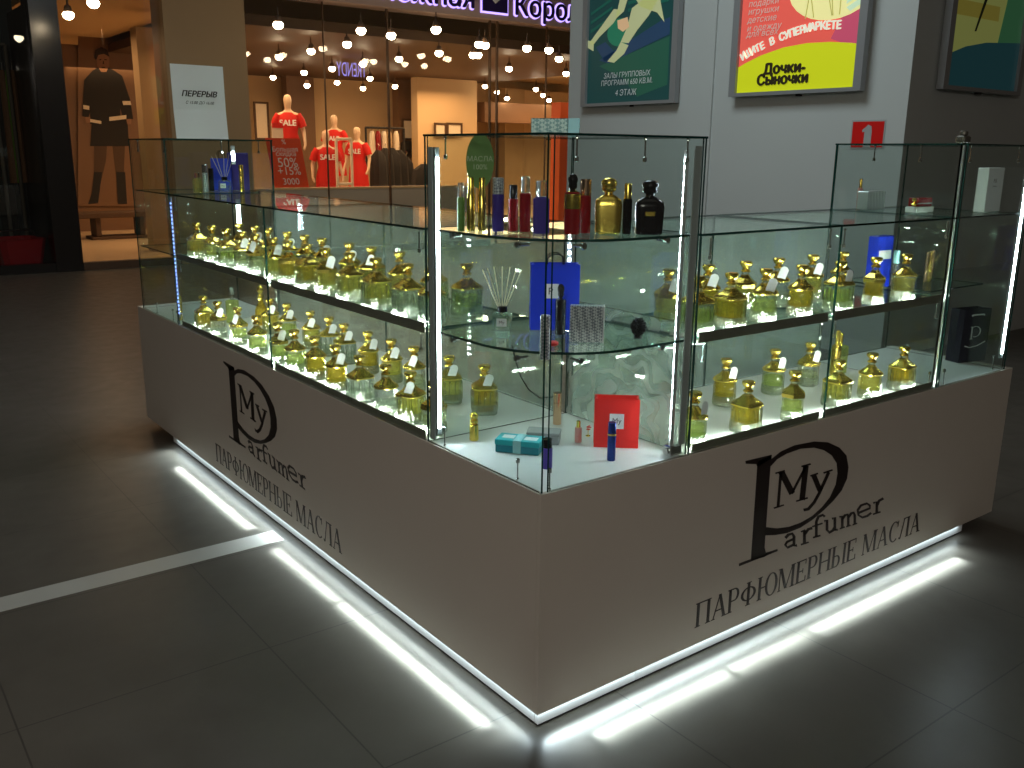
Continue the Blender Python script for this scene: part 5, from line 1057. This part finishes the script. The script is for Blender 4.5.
# ---------------------------------------------------------------- lights
def area(name, loc, size, sy, e, col, rot=(0, 0, 0), spread=180):
    l = bpy.data.lights.new(name, 'AREA'); l.shape = 'RECTANGLE'; l.size = size; l.size_y = sy; l.energy = e; l.color = col; l.spread = math.radians(spread)
    o = bpy.data.objects.new(name, l); COL.objects.link(o); o.location = loc; o.rotation_euler = rot; return o
def aim(o, d, along):
    """point the lamp along d with its long side along a direction"""
    z = -Vector(d).normalized(); x = Vector(along).normalized(); y = z.cross(x).normalized(); x = y.cross(z)
    m = Matrix((x, y, z)).transposed().to_4x4(); m.translation = o.location; o.matrix_world = m
COOL = (.78, .95, 1.0)
for (c0, c1, e) in ((.10, 1.02, 1), (1.04, 1.60, .8), (1.86, 2.84, 1.2)):    # under the left panel
    o = area('under_panel_led', (-.004, (c0+c1)/2, .046), c1-c0, .010, UL*e*(c1-c0), COOL, spread=15); aim(o, (-1, 0, -.46), (0, 1, 0))
for (c0, c1, e) in ((.12, .68, .9), (.70, 1.10, .9), (1.12, 2.12, 1.3)):
    o = area('under_panel_led', ((c0+c1)/2, -.004, .046), c1-c0, .010, UL*e*(c1-c0), COOL, spread=15); aim(o, (0, -1, -.38), (1, 0, 0))
for k in range(2):
    o = area('under_panel_led', ((-.003, 1.58, .0465), (1.12, -.003, .0465))[k], (3.14, 2.20)[k], .010, UG*(3.14, 2.2)[k], COOL, spread=95); aim(o, ((-1, 0, -.40), (0, -1, -.40))[k], ((0, 1, 0), (1, 0, 0))[k])
    o = area('under_panel_led', ((.005, 1.60, .048), (1.18, .005, .048))[k], (3.2, 2.34)[k], .008, UW*(3.2, 2.34)[k], COOL, spread=170); aim(o, ((-.3, 0, -1), (0, -.3, -1))[k], ((0, 1, 0), (1, 0, 0))[k])
o = area('panel_fill_lamp', (-5.0, -4.6, 3.6), 2.5, 1.5, 118, (1.0, .90, .80)); aim(o, (5.5, 5.2, -3.0), (1, -1, 0))  # unseen fill added on the camera side to brighten the counter panels
area('mall_ceiling_lamp', (-1.5, -1.5, 5.5), 3, 3, 9, (1.0, .88, .74))
area('mall_ceiling_lamp', (2.2, 3.4, 5.2), 2, 2, 130, (.85, .97, 1.0))
area('mall_ceiling_lamp', (-1.5, 7, 5.4), 2, 2, 14, (1.0, .75, .5))
WARM = (1.0, .60, .29)
for x, y, e in ((4.6, 13.5, 80), (8, 14, 95), (7, 17, 80), (11, 17, 95), (15, 17, 90), (13, 13.8, 75), (4, 18.5, 50)): area('shop_ceiling_lamp', (x, y, zce-.3), 2.4, 2.4, e, WARM)
area('shop_ceiling_lamp', (1.9, 14.0, zce-.1), 1, 2, 32, (1, .6, .3))
w = bpy.data.worlds.new('world'); scene.world = w; w.use_nodes = True; bg = w.node_tree.nodes['Background']; bg.inputs[0].default_value = (.9, .72, .55, 1); bg.inputs[1].default_value = .035
scene.view_settings.view_transform = 'Standard'; scene.view_settings.look = 'None'; scene.view_settings.gamma = 1; scene.view_settings.exposure = 0.0
scene.view_settings.use_curve_mapping = False
scene.cycles.max_bounces = 14; scene.cycles.transparent_max_bounces = 40; scene.cycles.transmission_bounces = 12; scene.cycles.glossy_bounces = 4; scene.cycles.diffuse_bounces = 3
scene.cycles.sample_clamp_indirect = 4
